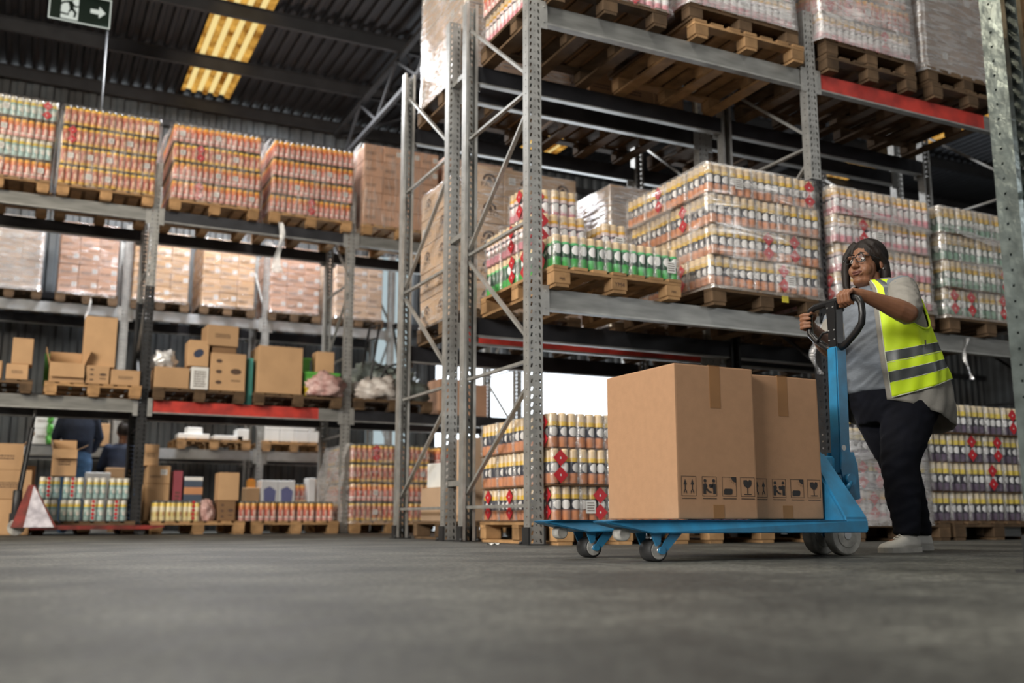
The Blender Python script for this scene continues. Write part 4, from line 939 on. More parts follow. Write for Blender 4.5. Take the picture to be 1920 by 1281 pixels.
carton('carton', 'low brown carton in the back aisle right of the man in navy', .93, 13.5, 0, .3, .3, .80, 'card')
carton('carton', 'white and red printed carton in the back aisle beside the man in navy', .68, 13.1, 0, .28, .3, .72, 'white', 0, None, 'label')

# ------------------------------------------------------------------ exit sign
M['sign'] = mat('dark_green_sign', (0.006, 0.018, 0.012), 0.5)
M['sign_w'] = emis('glowing_white_pictogram', (0.75, 0.80, 0.72), 0.85)
S = thing('exit_sign', 'dark green running man exit sign with arrow, hung under the roof', 'sign', (.20, 12.9, 6.335))
MB().box(-.36, .36, 0, .03, 0, .40).build('panel', 'sign', S)
b = MB()
for bx_ in ((-.36, .36, 0, .014), (-.36, .36, .386, .40), (-.36, -.346, .014, .386), (.346, .36, .014, .386)): b.box(bx_[0], bx_[1], -.004, 0, bx_[2], bx_[3])
b.build('border', 'sign_w', S)
b = MB(); e = -.004
b.poly([(-.22, e, .03), (-.02, e, .03), (-.02, e, .36), (-.22, e, .36)]); b.build('doorway', 'sign_w', S, fix=False)
b = MB(); b.poly([(.12, e, .17), (.22, e, .17), (.22, e, .12), (.30, e, .20), (.22, e, .28), (.22, e, .23), (.12, e, .23)]); b.build('arrow', 'sign_w', S, fix=False)
b = MB(); e = -.007
b.poly([(-.10 + .026 * math.cos(t), e, .315 + .026 * math.sin(t)) for t in [i * PI / 6 for i in range(12)]])
for pts in ([(-.15, .28), (-.09, .28), (-.07, .17), (-.12, .17)], [(-.12, .18), (-.07, .18), (-.035, .13), (-.05, .06), (-.075, .065), (-.065, .12), (-.10, .155)],
            [(-.12, .18), (-.09, .16), (-.14, .10), (-.22, .11), (-.22, .085), (-.13, .075)], [(-.14, .28), (-.20, .26), (-.25, .20), (-.235, .185), (-.19, .235), (-.14, .25)], [(-.10, .275), (-.055, .22), (-.01, .235), (-.01, .215), (-.06, .195), (-.11, .24)]):
    b.poly([(p_[0], e, p_[1]) for p_ in pts])
b.build('running_figure', 'sign', S, fix=False)
MB().tube([(.31, .02, .40), (.31, .02, .50)], .006, 6).build('hanger', 'steel_dark', S); MB().tube([(-.31, .02, .40), (-.31, .02, .50)], .006, 6).build('hanger', 'steel_dark', S)
MB().tube([(.33, .05, .2), (.33, .05, -1.9)], .016, 8).build('conduit', 'steel_dark', S)

# ------------------------------------------------------------------ near rack at the right edge
M['steel_near'] = mat('shiny_zinc_steel', (0.20, 0.24, 0.235), 0.28, 0.6, 0.35, 14, 0.35, 22)
rack('pallet_rack', 'blurred galvanised rack post at the right edge, close to the camera', .95, 1.12, 4.2, [(2.735, 0, DK, 'steel_near'), (4.98, 0, DK, 'steel_near')], [(0, 1.64, None, 'beam'), (0, 3.64, None, 'beam')])
pallet(2.87, .97, 1.64, 'pallet on the near rack at the right edge', 1.0, 1.08)
carton_load('tan cartons on the near rack behind the blurred post at the right edge', 2.88, .98, 1.64 + PH, 3, 3, 4, .33, .355, .3, 'card', 91, None, None, .2)
# ------------------------------------------------------------------ blue pallet truck
M['blue'] = mat('worn_blue_paint', (0.022, 0.215, 0.42), 0.38, 0, 0.18, 12, 0.04, 60, (0.03, 0.15, 0.27))
M['black'] = mat('black_plastic', (0.012, 0.012, 0.013), 0.35, 0, 0.1)
M['tyre'] = mat('dark_wheel_rubber', (0.03, 0.03, 0.03), 0.6)
M['nylon'] = mat('worn_white_nylon', (0.50, 0.49, 0.45), 0.5, 0, 0.3, 20, 0, 40, (0.28, 0.27, 0.25))
M['bolt'] = mat('bright_bolt', (0.6, 0.6, 0.6), 0.3, 0.8)
JX, JY = 3.29, 3.47
J = thing('pallet_truck', 'blue hand pallet truck pushed by the woman, carrying two cardboard boxes', 'pallet truck', (JX, JY, 0))
def jp(mb, name, m, parent=None, fix=True):      # part given in world coordinates
    return mb.build(name, m, parent or J, (0, 0, 0) if parent else (-JX, -JY, 0), 0, fix)
FT = 0.155
def jack_fork(y0, y1):
    b = MB(); yc = (y0 + y1) / 2
    prof = [(1.93, .150), (1.945, .140), (2.12, .105), (3.19, .103), (3.19, FT), (1.99, FT)]
    n = len(b.v); k_ = len(prof)
    for yy in (y0, y1):
        for x, z in prof:
            s_ = .62 if x < 1.97 else (.93 if x < 2.0 else 1); b.v.append((x, yc + (yy - yc) * s_, z))
    b.face(list(range(n, n + k_))[::-1]); b.face(list(range(n + k_, n + 2 * k_)))
    for i in range(k_): j = (i + 1) % k_; b.face([n + i, n + j, n + k_ + j, n + k_ + i])
    me = b.mesh('fork', 'blue'); bm = bmesh.new(); bm.from_mesh(me); bmesh.ops.bevel(bm, geom=bm.edges[:], offset=.004, segments=2, affect='EDGES'); bm.to_mesh(me); bm.free()
    f_ = add('fork', me, J, (-JX, -JY, 0))
    # entry roller, wheel links, tandem wheel
    w = MB(); w.cylx((2.03, yc, .103), .026, .05, 'y', 16, 0, .004); add('entry_roller', w.mesh('entry_roller', 'nylon'), f_)
    for s_ in (-1, 1):
        yl = yc + s_ * .048
        l = MB(); l.prism([(2.155, yl, .034), (2.185, yl, .028), (2.272, yl, .112), (2.216, yl, .112)], (0, s_ * .008, 0)); l.prism([(2.148, yl, .058), (2.166, yl, .066), (2.172, yl, .112), (2.122, yl, .112)], (0, s_ * .008, 0))
        l.cylx((2.17, yl + s_ * .010, .042), .014, .012, 'y', 12); add('wheel_link', l.mesh('wheel_link', 'blue'), f_)
    w = MB(); w.cylx((2.17, yc, .042), .042, .078, 'y', 24, 0, .006); wl = add('load_wheel', w.mesh('load_wheel', 'tyre'), f_)
    w = MB()
    for s_ in (-1, 1): w.cylx((2.17, yc + s_ * .0375, .042), .034, .006, 'y', 20, 0, .002)
    w.cylx((2.17, yc, .042), .010, .088, 'y', 10, 1)
    return add('wheel_hub', w.mesh('wheel_hub', ['nylon', 'bolt']), J, (-JX, -JY, 0))
jack_fork(3.15, 3.31); jack_fork(3.63, 3.79)
b = MB()   # heel frame narrowing up to the pump
bot = [(3.068, 3.15), (3.20, 3.15), (3.20, 3.79), (3.068, 3.79)]; top = [(3.085, 3.37), (3.18, 3.37), (3.18, 3.57), (3.085, 3.57)]
b.v += [(x, y, .103) for x, y in bot] + [(x, y, FT + .004) for x, y in bot] + [(x, y, .45) for x, y in top]
for lo_, hi_ in ((0, 4), (4, 8)):
    for i in range(4): j = (i + 1) % 4; b.face([lo_ + i, lo_ + j, hi_ + j, hi_ + i])
b.face([0, 3, 2, 1]); b.face([8, 9, 10, 11])
me = b.mesh('heel_frame', 'blue'); bm = bmesh.new(); bm.from_mesh(me); bmesh.ops.bevel(bm, geom=bm.edges[:], offset=.010, segments=2, affect='EDGES'); bm.to_mesh(me); bm.free()
hf = add('heel_frame', me, J, (-JX, -JY, 0))
MB().tube([(3.135, 3.225, .215), (3.135, 3.245, .222)], .016, 14).build('dark_hole_disc', 'tyre', hf);  # dark disc painted as the shaded hole in the heel frame
b = MB(); b.cylx((3.13, 3.47, .46), .045, .03, 'z', 18, 0, .008); jp(b, 'pump_cap', 'blue')
b = MB(); b.cylx((3.27, 3.47, .31), .045, .26, 'z', 18, 0, .01); b.box(3.23, 3.33, 3.43, 3.51, .10, .20); b.cylx((3.29, 3.47, .09), .016, .20, 'y', 12); jp(b, 'pump', 'blue')
for yw in (3.40, 3.54):
    b = MB(); b.cylx((3.29, yw, .09), .09, .052, 'y', 32, 0, .008); w = jp(b, 'steer_wheel', 'nylon')
    b = MB(); b.cylx((3.29, yw, .09), .056, .058, 'y', 24, 1, .003); b.cylx((3.29, yw, .09), .022, .064, 'y', 14, 0, .003); b.build('wheel_hub', ['bolt', 'nylon'], w)
b = MB()   # tiller foot: two plates round the pump
for s_ in (-1, 1):
    yl = 3.47 + s_ * .040
    b.prism([(3.335, yl, .46), (3.405, yl, .46), (3.425, yl, .40), (3.43, yl, .25), (3.39, yl, .24), (3.34, yl, .30), (3.325, yl, .38)], (0, s_ * .008, 0))
jp(b, 'tiller_bracket', 'blue')
b = MB(); b.cylx((3.37, 3.43, .335), .013, .03, 'y', 12); jp(b, 'pivot_bolt', 'bolt')
b = MB(); b.tube([(3.36, 3.405, .325), (3.34, 3.40, .30), (3.33, 3.41, .27)], .010, 8); b.cylx((3.365, 3.41, .335), .026, .02, 'y', 14); jp(b, 'foot_lever', 'blue')
b = MB(); b.bar((3.37, 3.47, .36), (3.385, 3.47, .95), .062, .066, 0, (1, 0, 0))
me = b.mesh('tiller', 'blue'); bm = bmesh.new(); bm.from_mesh(me); bmesh.ops.bevel(bm, geom=bm.edges[:], offset=.006, segments=2, affect='EDGES'); bm.to_mesh(me); bm.free()
tl = add('tiller', me, J, (-JX, -JY, 0))
b = MB(); b.poly([(3.365 + .013 * math.cos(t), 3.4385, .48 + .013 * math.sin(t)) for t in [i * PI / 8 for i in range(16)]]); b.build('round_sticker', 'white', tl, fix=False)
HX = 3.385
b = MB()
pts = [(HX, 3.455, .945), (HX, 3.415, .955), (HX, 3.34, 1.005), (HX, 3.305, 1.04), (HX, 3.298, 1.08), (HX, 3.300, 1.125), (HX, 3.315, 1.155), (HX, 3.345, 1.167), (HX, 3.42, 1.17), (HX, 3.52, 1.17), (HX, 3.595, 1.167), (HX, 3.625, 1.155), (HX, 3.640, 1.125), (HX, 3.642, 1.08), (HX, 3.635, 1.04), (HX, 3.60, 1.005), (HX, 3.525, .955), (HX, 3.485, .945)]
b.tube(pts, .0165, 12); hd = jp(b, 'handle_loop', 'black')
b = MB(); b.prism([(HX - .026, 3.44, .935), (HX - .026, 3.50, .935), (HX - .026, 3.498, 1.0), (HX - .026, 3.505, 1.165), (HX - .026, 3.435, 1.165), (HX - .026, 3.442, 1.0)], (.052, 0, 0))
me = b.mesh('handle_head', 'black'); bm = bmesh.new(); bm.from_mesh(me); bmesh.ops.bevel(bm, geom=bm.edges[:], offset=.006, segments=2, affect='EDGES'); bm.to_mesh(me); bm.free()
hh_ = add('handle_head', me, J, (-JX, -JY, 0))
for yy, zz_ in ((3.452, 1.14), (3.487, 1.14), (3.452, 1.03), (3.487, 1.03), (3.452, .985), (3.487, .985)): MB().cylx((HX - .027, yy, zz_), .004, .004, 'x', 8).build('rivet', 'bolt', hh_)
b = MB(); b.tube([(HX - .01, 3.50, 1.03), (HX - .02, 3.53, 1.03), (HX - .02, 3.575, .99)], .006, 8); jp(b, 'control_lever', 'black')

# ------------------------------------------------------------------ the two boxes on the forks
def ring2(b, x0, x1, z0, z1, t, y):
    for q in ((x0, x1, z0, z0 + t), (x0, x1, z1 - t, z1), (x0, x0 + t, z0 + t, z1 - t), (x1 - t, x1, z0 + t, z1 - t)): b.poly([(q[0], y, q[2]), (q[1], y, q[2]), (q[1], y, q[3]), (q[0], y, q[3])])
def symbol(kind):
    """handling pictogram 1x1 about its bottom centre, printed flat"""
    b = MB(); P2 = lambda pts: b.poly([(x, 0, z) for x, z in pts]); disc = lambda cx, cz, r: P2([(cx + r * math.cos(i * PI / 8), cz + r * math.sin(i * PI / 8)) for i in range(16)])
    ring2(b, -.42, .42, .0, 1.06, .022, 0)
    if kind == 0:
        for cx in (-.2, .2):
            P2([(cx - .10, .60), (cx, .92), (cx + .10, .60)]); P2([(cx - .028, .30), (cx + .028, .30), (cx + .028, .60), (cx - .028, .60)])
            P2([(cx - .09, .12), (cx - .028, .22), (cx - .028, .36), (cx - .09, .26)]); P2([(cx + .028, .22), (cx + .09, .12), (cx + .09, .26), (cx + .028, .36)])
    if kind == 1:
        disc(-.25, .83, .09); disc(.25, .83, .09)
        P2([(-.36, .12), (-.20, .12), (-.20, .40), (-.12, .55), (-.20, .70), (-.36, .66)]); P2([(.36, .12), (.36, .66), (.20, .70), (.06, .50), (.20, .40), (.20, .12)])
        P2([(-.20, .34), (-.02, .18), (.12, .18), (.12, .26), (.0, .28), (-.16, .46)]); P2([(.22, .62), (.02, .66), (-.04, .60), (.02, .44), (.22, .50)])
    if kind == 2:
        P2([(.42, 1.06), (.12, 1.06)] + [(.42 - .30 * math.cos(i * PI / 16), 1.06 - .30 * math.sin(i * PI / 16)) for i in range(1, 8)] + [(.42, .76)])
        P2([(-.32, .10), (.12, .10), (.18, .20), (.18, .38), (.12, .42), (-.26, .42), (-.32, .34)])
        for i in range(5): a = PI + PI / 2 * (i + .5) / 5; P2([(.42 + .36 * math.cos(a) - .01, 1.06 + .36 * math.sin(a)), (.42 + .36 * math.cos(a) + .01, 1.06 + .36 * math.sin(a)), (.42 + .46 * math.cos(a) + .01, 1.06 + .46 * math.sin(a)), (.42 + .46 * math.cos(a) - .01, 1.06 + .46 * math.sin(a))])
    if kind == 3:
        P2([(-.24, .90), (-.04, .92), (.04, .82), (.10, .93), (.24, .90), (.25, .70), (.18, .56), (.05, .48), (-.05, .48), (-.18, .56), (-.25, .70)])
        P2([(-.03, .16), (.03, .16), (.03, .48), (-.03, .48)]); P2([(-.22, .10), (.22, .10), (.22, .15), (-.22, .15)])
    b.poly([(-.40, 0, -.14), (.40, 0, -.14), (.40, 0, -.10), (-.40, 0, -.10)])
    return b.mesh('handling_symbol', 'ink', False)
SYM = [symbol(i) for i in range(4)]
def ship_box(label, x0, y0, w, d, h_, rz):
    me = bevbox('cardboard_box', w, d, h_, .007, 'card_box', 2)
    o = tag(add('cardboard_box', me, None, (x0 + w / 2, y0 + d / 2, FT + .003), rz), label, 'box')
    fy = -d / 2 - .0012
    MB().box(-.026, .026, fy, fy + .0014, h_ - .17, h_ - .002).box(-.026, .026, fy, d / 2, h_, h_ + .0014).build('tape', 'tape', o)
    MB().box(-.026, .026, fy, fy + .0014, .002, .055).build('tape', 'tape', o)
    MB().box(-.0012, .0012, fy + .0008, d / 2, h_ + .0005, h_ + .001).build('lid_seam', 'ink_soft', o)
    for i, fr_ in enumerate((.135, .39, .64, .875)):
        s_ = add('handling_symbol', SYM[i], o, (-w / 2 + w * fr_, fy, .088)); s_.scale = (.084, 1, .072)
    return o
ship_box('nearer large cardboard box on the blue forks, in front of the other', 2.262, 3.195, .388, .50, .605, .008)
ship_box('farther large cardboard box on the blue forks, next to the tiller', 2.672, 3.262, .385, .50, .597, -.004)

# ------------------------------------------------------------------ red pallet truck at the left
M['redp'] = mat('worn_dark_red_paint', (0.22, 0.025, 0.02), 0.5, 0, 0.35, 9, 0.05, 50, (0.08, 0.02, 0.015))
M['redw'] = mat('scuffed_white_panel', (0.62, 0.60, 0.66), 0.6, 0, 0.3, 14, 0, 40, (0.38, 0.36, 0.42))
RX, RY = .05, 11.2
R = thing('pallet_truck', 'dark red pallet truck with a white triangular panel parked at the left', 'pallet truck', (RX, RY, 0))
rp = lambda mb, name, m: mb.build(name, m, R, (-RX, -RY, 0))
b = MB(); tri = [(.03, 10.98, .08), (.31, 10.98, .08), (.115, 11.16, .50)]
b.v += [(-.07, 10.98, .08), (.34, 10.98, .08), (.34, 11.42, .08), (-.07, 11.42, .08), (.06, 11.16, .50), (.12, 11.16, .50), (.12, 11.26, .50), (.06, 11.26, .50)]
for q in ((0, 1, 5, 4), (1, 2, 6, 5), (2, 3, 7, 6), (3, 0, 4, 7), (0, 3, 2, 1), (4, 5, 6, 7)): b.face(list(q))
rp(b, 'heel_frame', 'redp')
b = MB(); b.prism([(.045, 10.974, .085), (.315, 10.974, .085), (.118, 11.15, .485), (.108, 11.15, .485)], (0, -.006, -.002)); rp(b, 'white_panel', 'redw')
for yy in (11.0, 11.30):
    b = MB(); b.prism([(.1, yy, .06), (1.20, yy, .06), (1.36, yy, .085), (1.36, yy, .10), (.1, yy, .10)], (0, .14, 0)); rp(b, 'fork', 'redp')
    b = MB(); b.cylx((1.14, yy + .07, .038), .038, .07, 'y', 16, 0, .004); rp(b, 'load_wheel', 'tyre')
b = MB(); b.cylx((-.02, 11.15, .08), .08, .05, 'y', 20, 0, .006); b.cylx((-.02, 11.27, .08), .08, .05, 'y', 20, 0, .006); rp(b, 'steer_wheel', 'nylon')
b = MB(); b.cylx((-.03, 11.2, .30), .045, .3, 'z', 14, 0, .01); b.box(-.09, .02, 11.14, 11.26, .12, .22); rp(b, 'pump', 'steel_dark')
b = MB(); b.bar((-.03, 11.2, .30), (.05, 11.2, 1.08), .05, .05, 0, (1, 0, 0)); rp(b, 'tiller', 'black')
b = MB(); b.bar((-.012, 11.17, .45), (.05, 11.17, 1.08), .006, .016, 0, (0, 1, 0)); rp(b, 'tiller_trim', 'bolt')
b = MB(); b.tube([(.05, 11.2, 1.06), (.055, 11.12, 1.12), (.06, 11.10, 1.18), (.065, 11.12, 1.24), (.065, 11.28, 1.24), (.06, 11.30, 1.18), (.055, 11.28, 1.12), (.05, 11.2, 1.06)], .014, 8); rp(b, 'handle_loop', 'black')
# ------------------------------------------------------------------ people
def fuse(name, mb, m, voxel, parent=None, smooth=4, loc=(0, 0, 0)):
    """melt overlapping closed pieces into one continuous skin"""
    me = mb.mesh(name + '_raw', m); o = bpy.data.objects.new(name + '_raw', me); COL.objects.link(o)
    md = o.modifiers.new('r', 'REMESH'); md.mode = 'VOXEL'; md.voxel_size = voxel; md.use_smooth_shade = True
    if smooth: s_ = o.modifiers.new('s', 'SMOOTH'); s_.factor = .5; s_.iterations = smooth
    dg = bpy.context.evaluated_depsgraph_get(); out = bpy.data.meshes.new_from_object(o.evaluated_get(dg))
    bpy.data.objects.remove(o); bpy.data.meshes.remove(me)
    out.name = name; out.materials.clear()
    for m_ in (m if isinstance(m, (list, tuple)) else [m]): out.materials.append(M[m_])
    for p_ in out.polygons: p_.use_smooth = True; p_.material_index = 0
    return add(name, out, parent, loc)
def ell(mb, c, r, n=(10, 14), rot=None):
    R_ = rot or Matrix.Identity(3)
    def fn(u, v):
        th = PI * (.02 + .96 * u); f_ = 2 * PI * v
        return Vector(c) + R_ @ Vector((r[0] * math.sin(th) * math.cos(f_), r[1] * math.sin(th) * math.sin(f_), r[2] * math.cos(th)))
    n0 = len(mb.v); mb.grid(fn, n[0], n[1], 0, True)
    w = n[1]; mb.face([n0 + j for j in range(w)]); mb.face([n0 + n[0] * w + j for j in range(w)][::-1])
def loft(mb, secs, seg=28, caps=True, power=2.0):
    """secs: (z, xc, yc, half depth x, half width y)"""
    n0 = len(mb.v)
    for z, xc, yc, bx, ay in secs:
        for j in range(seg):
            t = 2 * PI * j / seg; c_, s_ = math.cos(t), math.sin(t); e = 2 / power
            mb.v.append((xc + bx * math.copysign(abs(c_) ** e, c_), yc + ay * math.copysign(abs(s_) ** e, s_), z))
    for i in range(len(secs) - 1):
        for j in range(seg):
            j2 = (j + 1) % seg; mb.face([n0 + i * seg + j, n0 + i * seg + j2, n0 + (i + 1) * seg + j2, n0 + (i + 1) * seg + j], 0, None, True)
    if caps: mb.face([n0 + j for j in range(seg)][::-1]); mb.face([n0 + (len(secs) - 1) * seg + j for j in range(seg)])
def crease(o, amp, f_=(6, 6, 22), zr=(0, 9)):
    """cloth folds pressed into a garment along its normals"""
    me = o.data; nn = [v.normal.copy() for v in me.vertices]
    for v, n_ in zip(me.vertices, nn):
        if zr[0] < v.co.z < zr[1]:
            q = mnoise.noise(Vector((v.co.x * f_[0], v.co.y * f_[1], v.co.z * f_[2] + 1.5 * math.sin(v.co.y * 7)))); v.co += n_ * amp * (1 - 2 * abs(q)) 
    me.update(); return o
M['skin'] = mat('brown_skin', (0.235, 0.105, 0.055), 0.5, 0, 0.10, 25, 0.05, 150)
M['hair'] = mat('dark_brown_hair', (0.016, 0.011, 0.009), 0.55, 0, 0.4, 30, 0.25, 60, None, (3, 3, .4), 0.3)
M['tee'] = mat('blue_grey_jersey', (0.17, 0.195, 0.23), 0.85, 0, 0.25, 5, 1.0, 7, None, (1, 1, 2.2))
M['shirt'] = mat('grey_beige_linen', (0.26, 0.25, 0.225), 0.85, 0, 0.15, 8, 0.6, 16)
M['jeans'] = mat('dark_navy_denim', (0.005, 0.006, 0.011), 0.9, 0, 0.3, 12, 0.4, 14, None, (1, 1, 1), 0.2)
M['vest'] = mat('fluorescent_yellow_fabric', (0.62, 0.86, 0.015), 0.6, 0, 0.08, 6, 0.5, 10)
M['reflect'] = mat('grey_reflective_tape', (0.095, 0.105, 0.11), 0.4, 0.2, 0.2, 10)
M['piping'] = mat('pale_piping', (0.58, 0.62, 0.50), 0.6)
M['shoe'] = mat('off_white_leather', (0.55, 0.54, 0.50), 0.5, 0, 0.1, 14, 0.1, 40)
M['sole'] = mat('dirty_white_rubber', (0.42, 0.41, 0.38), 0.6, 0, 0.2, 14)
M['eye'] = mat('eye_white', (0.6, 0.57, 0.54), 0.25)
M['iris'] = mat('dark_iris', (0.015, 0.01, 0.008), 0.15)
M['lip'] = mat('dark_rose_lip', (0.15, 0.055, 0.042), 0.45)
def lens_mat():
    m, t, out = nt('spectacle_lens'); tr = N(t, 'ShaderNodeBsdfTransparent'); gl = N(t, 'ShaderNodeBsdfGlossy'); gl.inputs['Roughness'].default_value = .03
    mx = N(t, 'ShaderNodeMixShader'); mx.inputs[0].default_value = .05; t.links.new(tr.outputs[0], mx.inputs[1]); t.links.new(gl.outputs[0], mx.inputs[2]); t.links.new(mx.outputs[0], out.inputs[0]); return m
M['lens'] = lens_mat()

YW = 3.70
WM = thing('person', 'woman in a yellow safety vest and glasses pushing the blue pallet truck', 'person', (3.98, YW, 0))
def wp(o): o.parent = WM; o.location = (o.location[0] - 3.98, o.location[1] - YW, o.location[2]); return o
# torso profile shared by body and clothes: z, x centre, half depth, half width
TP = [(.62, 3.985, .165, .185), (.72, 3.985, .185, .225), (.80, 3.975, .195, .240), (.88, 3.962, .198, .248), (.98, 3.948, .190, .243), (1.08, 3.932, .172, .230), (1.18, 3.915, .155, .220), (1.25, 3.900, .135, .212), (1.30, 3.890, .110, .190), (1.335, 3.880, .085, .135), (1.365, 3.872, .066, .078), (1.40, 3.868, .058, .060)]
def tor(z):
    for a, b_ in zip(TP, TP[1:]):
        if z <= b_[0]:
            t = max(0, (z - a[0]) / (b_[0] - a[0])); return tuple(a[i] + (b_[i] - a[i]) * t for i in (1, 2, 3))
    return TP[-1][1:]
HC = Vector((3.842, YW, 1.335)); HROT = Matrix.Rotation(math.radians(11), 3, 'Z'); TILT = Matrix.Rotation(math.radians(6), 3, 'Y')
def hd_(f_, s_, z): return HC + HROT @ (TILT @ Vector((-f_, -s_, z)))
def limb(b, pts, rad, seg=14): b.tube(pts, rad, seg); ell(b, pts[0], (rad[0],) * 3); ell(b, pts[-1], (rad[-1],) * 3)
LSH, LEL, LWR = (3.872, 3.50, 1.285), (3.702, 3.325, 1.118), (3.475, 3.352, 1.182)
RSH, REL, RWR = (3.895, 3.915, 1.285), (3.715, 3.86, 1.035), (3.462, 3.712, 1.092)
def lerp(a, b_, t): return tuple(a[i] + (b_[i] - a[i]) * t for i in range(3))
bd = MB()
loft(bd, [(z, x, YW, dx - .022, w - .022) for z, x, dx, w in TP if .71 < z < 1.39] + [(1.41, 3.866, YW, .052, .054)])
limb(bd, [(3.868, YW, 1.30), (3.866, YW, 1.36), tuple(hd_(-.012, 0, .06))], [.064, .056, .054])
for A, E_, W_, sgn in ((LSH, LEL, LWR, -1), (RSH, REL, RWR, 1)):
    limb(bd, [lerp(A, (3.9, YW, 1.27), .3), A, lerp(A, E_, .35), lerp(A, E_, .75), E_], [.07, .068, .062, .053, .049])
    limb(bd, [E_, lerp(E_, W_, .25), lerp(E_, W_, .6), W_], [.049, .050, .040, .030])
for (hx, hy), (kx, ky), (ax, ay) in (((3.965, 3.595), (3.875, 3.595), (3.89, 3.60)), ((3.99, 3.81), (4.10, 3.80), (4.205, 3.80))):
    limb(bd, [(hx, hy, .68), (kx, ky, .42), (ax, ay, .09)], [.11, .07, .030]); ell(bd, (ax - .05, ay, .045), (.075, .026, .022))
# hands: near one over the top bar, far one round the far side of the loop
def hand(b, wrist, knuckles, mids, tips, ends, palm, thumb):
    limb(b, [wrist, lerp(wrist, palm, .55), palm], [.029, .031, .028], 12)
    for kn, mi_, tp_, en in zip(knuckles, mids, tips, ends):
        b.tube([lerp(palm, kn, .15), kn, mi_, tp_, en], [.013, .0115, .0105, .0095, .0075], 8); ell(b, en, (.0078,) * 3, (6, 8)); ell(b, kn, (.0122,) * 3, (6, 8))
    b.tube(thumb, [.014, .012, .011, .009], 8); ell(b, thumb[-1], (.009,) * 3, (6, 8))
BX, BZ = HX, 1.167
fy = [3.405, 3.384, 3.363, 3.343]
hand(bd, LWR, [(BX - .012, y, BZ + .036 - .003 * abs(i - 1)) for i, y in enumerate(fy)], [(BX - .036, y, BZ + .014) for y in fy], [(BX - .030, y, BZ - .017) for y in fy], [(BX - .008, y, BZ - .029) for y in fy],
     (BX + .030, 3.372, BZ + .026), [(BX + .045, 3.388, BZ + .008), (BX + .034, 3.408, BZ - .012), (BX + .012, 3.418, BZ - .027), (BX - .012, 3.418, BZ - .029)])
fz = [1.135, 1.115, 1.094, 1.075]; YL = 3.642
hand(bd, RWR, [(BX + .006, YL + .038 - .002 * abs(i - 1), z) for i, z in enumerate(fz)], [(BX - .026, YL + .026, z) for z in fz], [(BX - .034, YL - .004, z) for z in fz], [(BX - .018, YL - .026, z) for z in fz],
     (BX + .036, YL + .040, 1.105), [(BX + .045, YL + .018, 1.125), (BX + .036, YL - .004, 1.138), (BX + .018, YL - .022, 1.142), (BX - .006, YL - .026, 1.143)])
# head
for c_, r in (((-.012, 0, .165), (.094, .077, .093)), ((.030, 0, .092), (.064, .062, .088)), ((.062, 0, .022), (.028, .032, .022)), ((.058, .034, .078), (.032, .030, .034)), ((.058, -.034, .078), (.032, .030, .034)),
              ((.030, 0, .022), (.055, .052, .028)), ((.100, 0, .105), (.016, .0115, .030)), ((.110, 0, .090), (.014, .013, .012)), ((.101, .012, .087), (.010, .010, .009)), ((.101, -.012, .087), (.010, .010, .009)),
              ((.076, .030, .148), (.020, .030, .012)), ((.076, -.030, .148), (.020, .030, .012)), ((.084, 0, .053), (.013, .032, .015)), ((-.010, .080, .118), (.017, .009, .031)), ((-.010, -.080, .118), (.017, .009, .031))):
    ell(bd, hd_(*c_), r, (12, 16), HROT @ TILT)
wp(fuse('body', bd, 'skin', .0042, None, 2))
for s_ in (-1, 1):
    b = MB(); ell(b, hd_(.080, s_ * .031, .124), (.0125,) * 3, (8, 12)); e_ = wp(b.build('eye', 'eye'))
    b = MB(); ell(b, hd_(.0895, s_ * .0305, .123), (.0045, .0058, .0058), (6, 10)); b.build('iris', 'iris', e_)
    b = MB(); b.tube([tuple(hd_(.094, s_ * .012, .152)), tuple(hd_(.096, s_ * .028, .160)), tuple(hd_(.084, s_ * .050, .154))], [.0035, .0045, .002], 6); wp(b.build('eyebrow', 'hair'))
b = MB(); b.tube([tuple(hd_(.084, .030, .062)), tuple(hd_(.099, .010, .0600)), tuple(hd_(.100, 0, .0585)), tuple(hd_(.099, -.010, .0600)), tuple(hd_(.084, -.030, .062))], [.0025, .0055, .0055, .0055, .0025], 8)
b.tube([tuple(hd_(.085, .029, .060)), tuple(hd_(.098, .010, .0480)), tuple(hd_(.099, 0, .047)), tuple(hd_(.098, -.010, .0480)), tuple(hd_(.085, -.029, .060))], [.002, .006, .0065, .006, .002], 8); wp(b.build('lips', 'lip'))
# hair: cap set back from the brow, bob behind the ear, long lock on the far side
hb = MB()
ell(hb, hd_(-.024, 0, .174), (.103, .089, .098), (14, 20), HROT @ TILT); ell(hb, hd_(-.068, 0, .085), (.052, .076, .100), (12, 16), HROT @ TILT)
for s_ in (1, -1):
    hb.tube([tuple(hd_(.046, s_ * .030, .232)), tuple(hd_(.045, s_ * .066, .205)), tuple(hd_(.022, s_ * .084, .165)), tuple(hd_(-.030, s_ * .087, .12)), tuple(hd_(-.046, s_ * .080, .06)), tuple(hd_(-.048, s_ * .070, .0))], [.022, .022, .019, .022, .026, .016], 10)
hb.tube([tuple(hd_(.050, -.050, .222)), tuple(hd_(.062, -.078, .165)), tuple(hd_(.050, -.092, .09)), tuple(hd_(.045, -.090, .01)), tuple(hd_(.040, -.075, -.05))], [.020, .022, .024, .020, .010], 10)
wp(fuse('hair', hb, 'hair', .005, None, 3))
gl = MB()
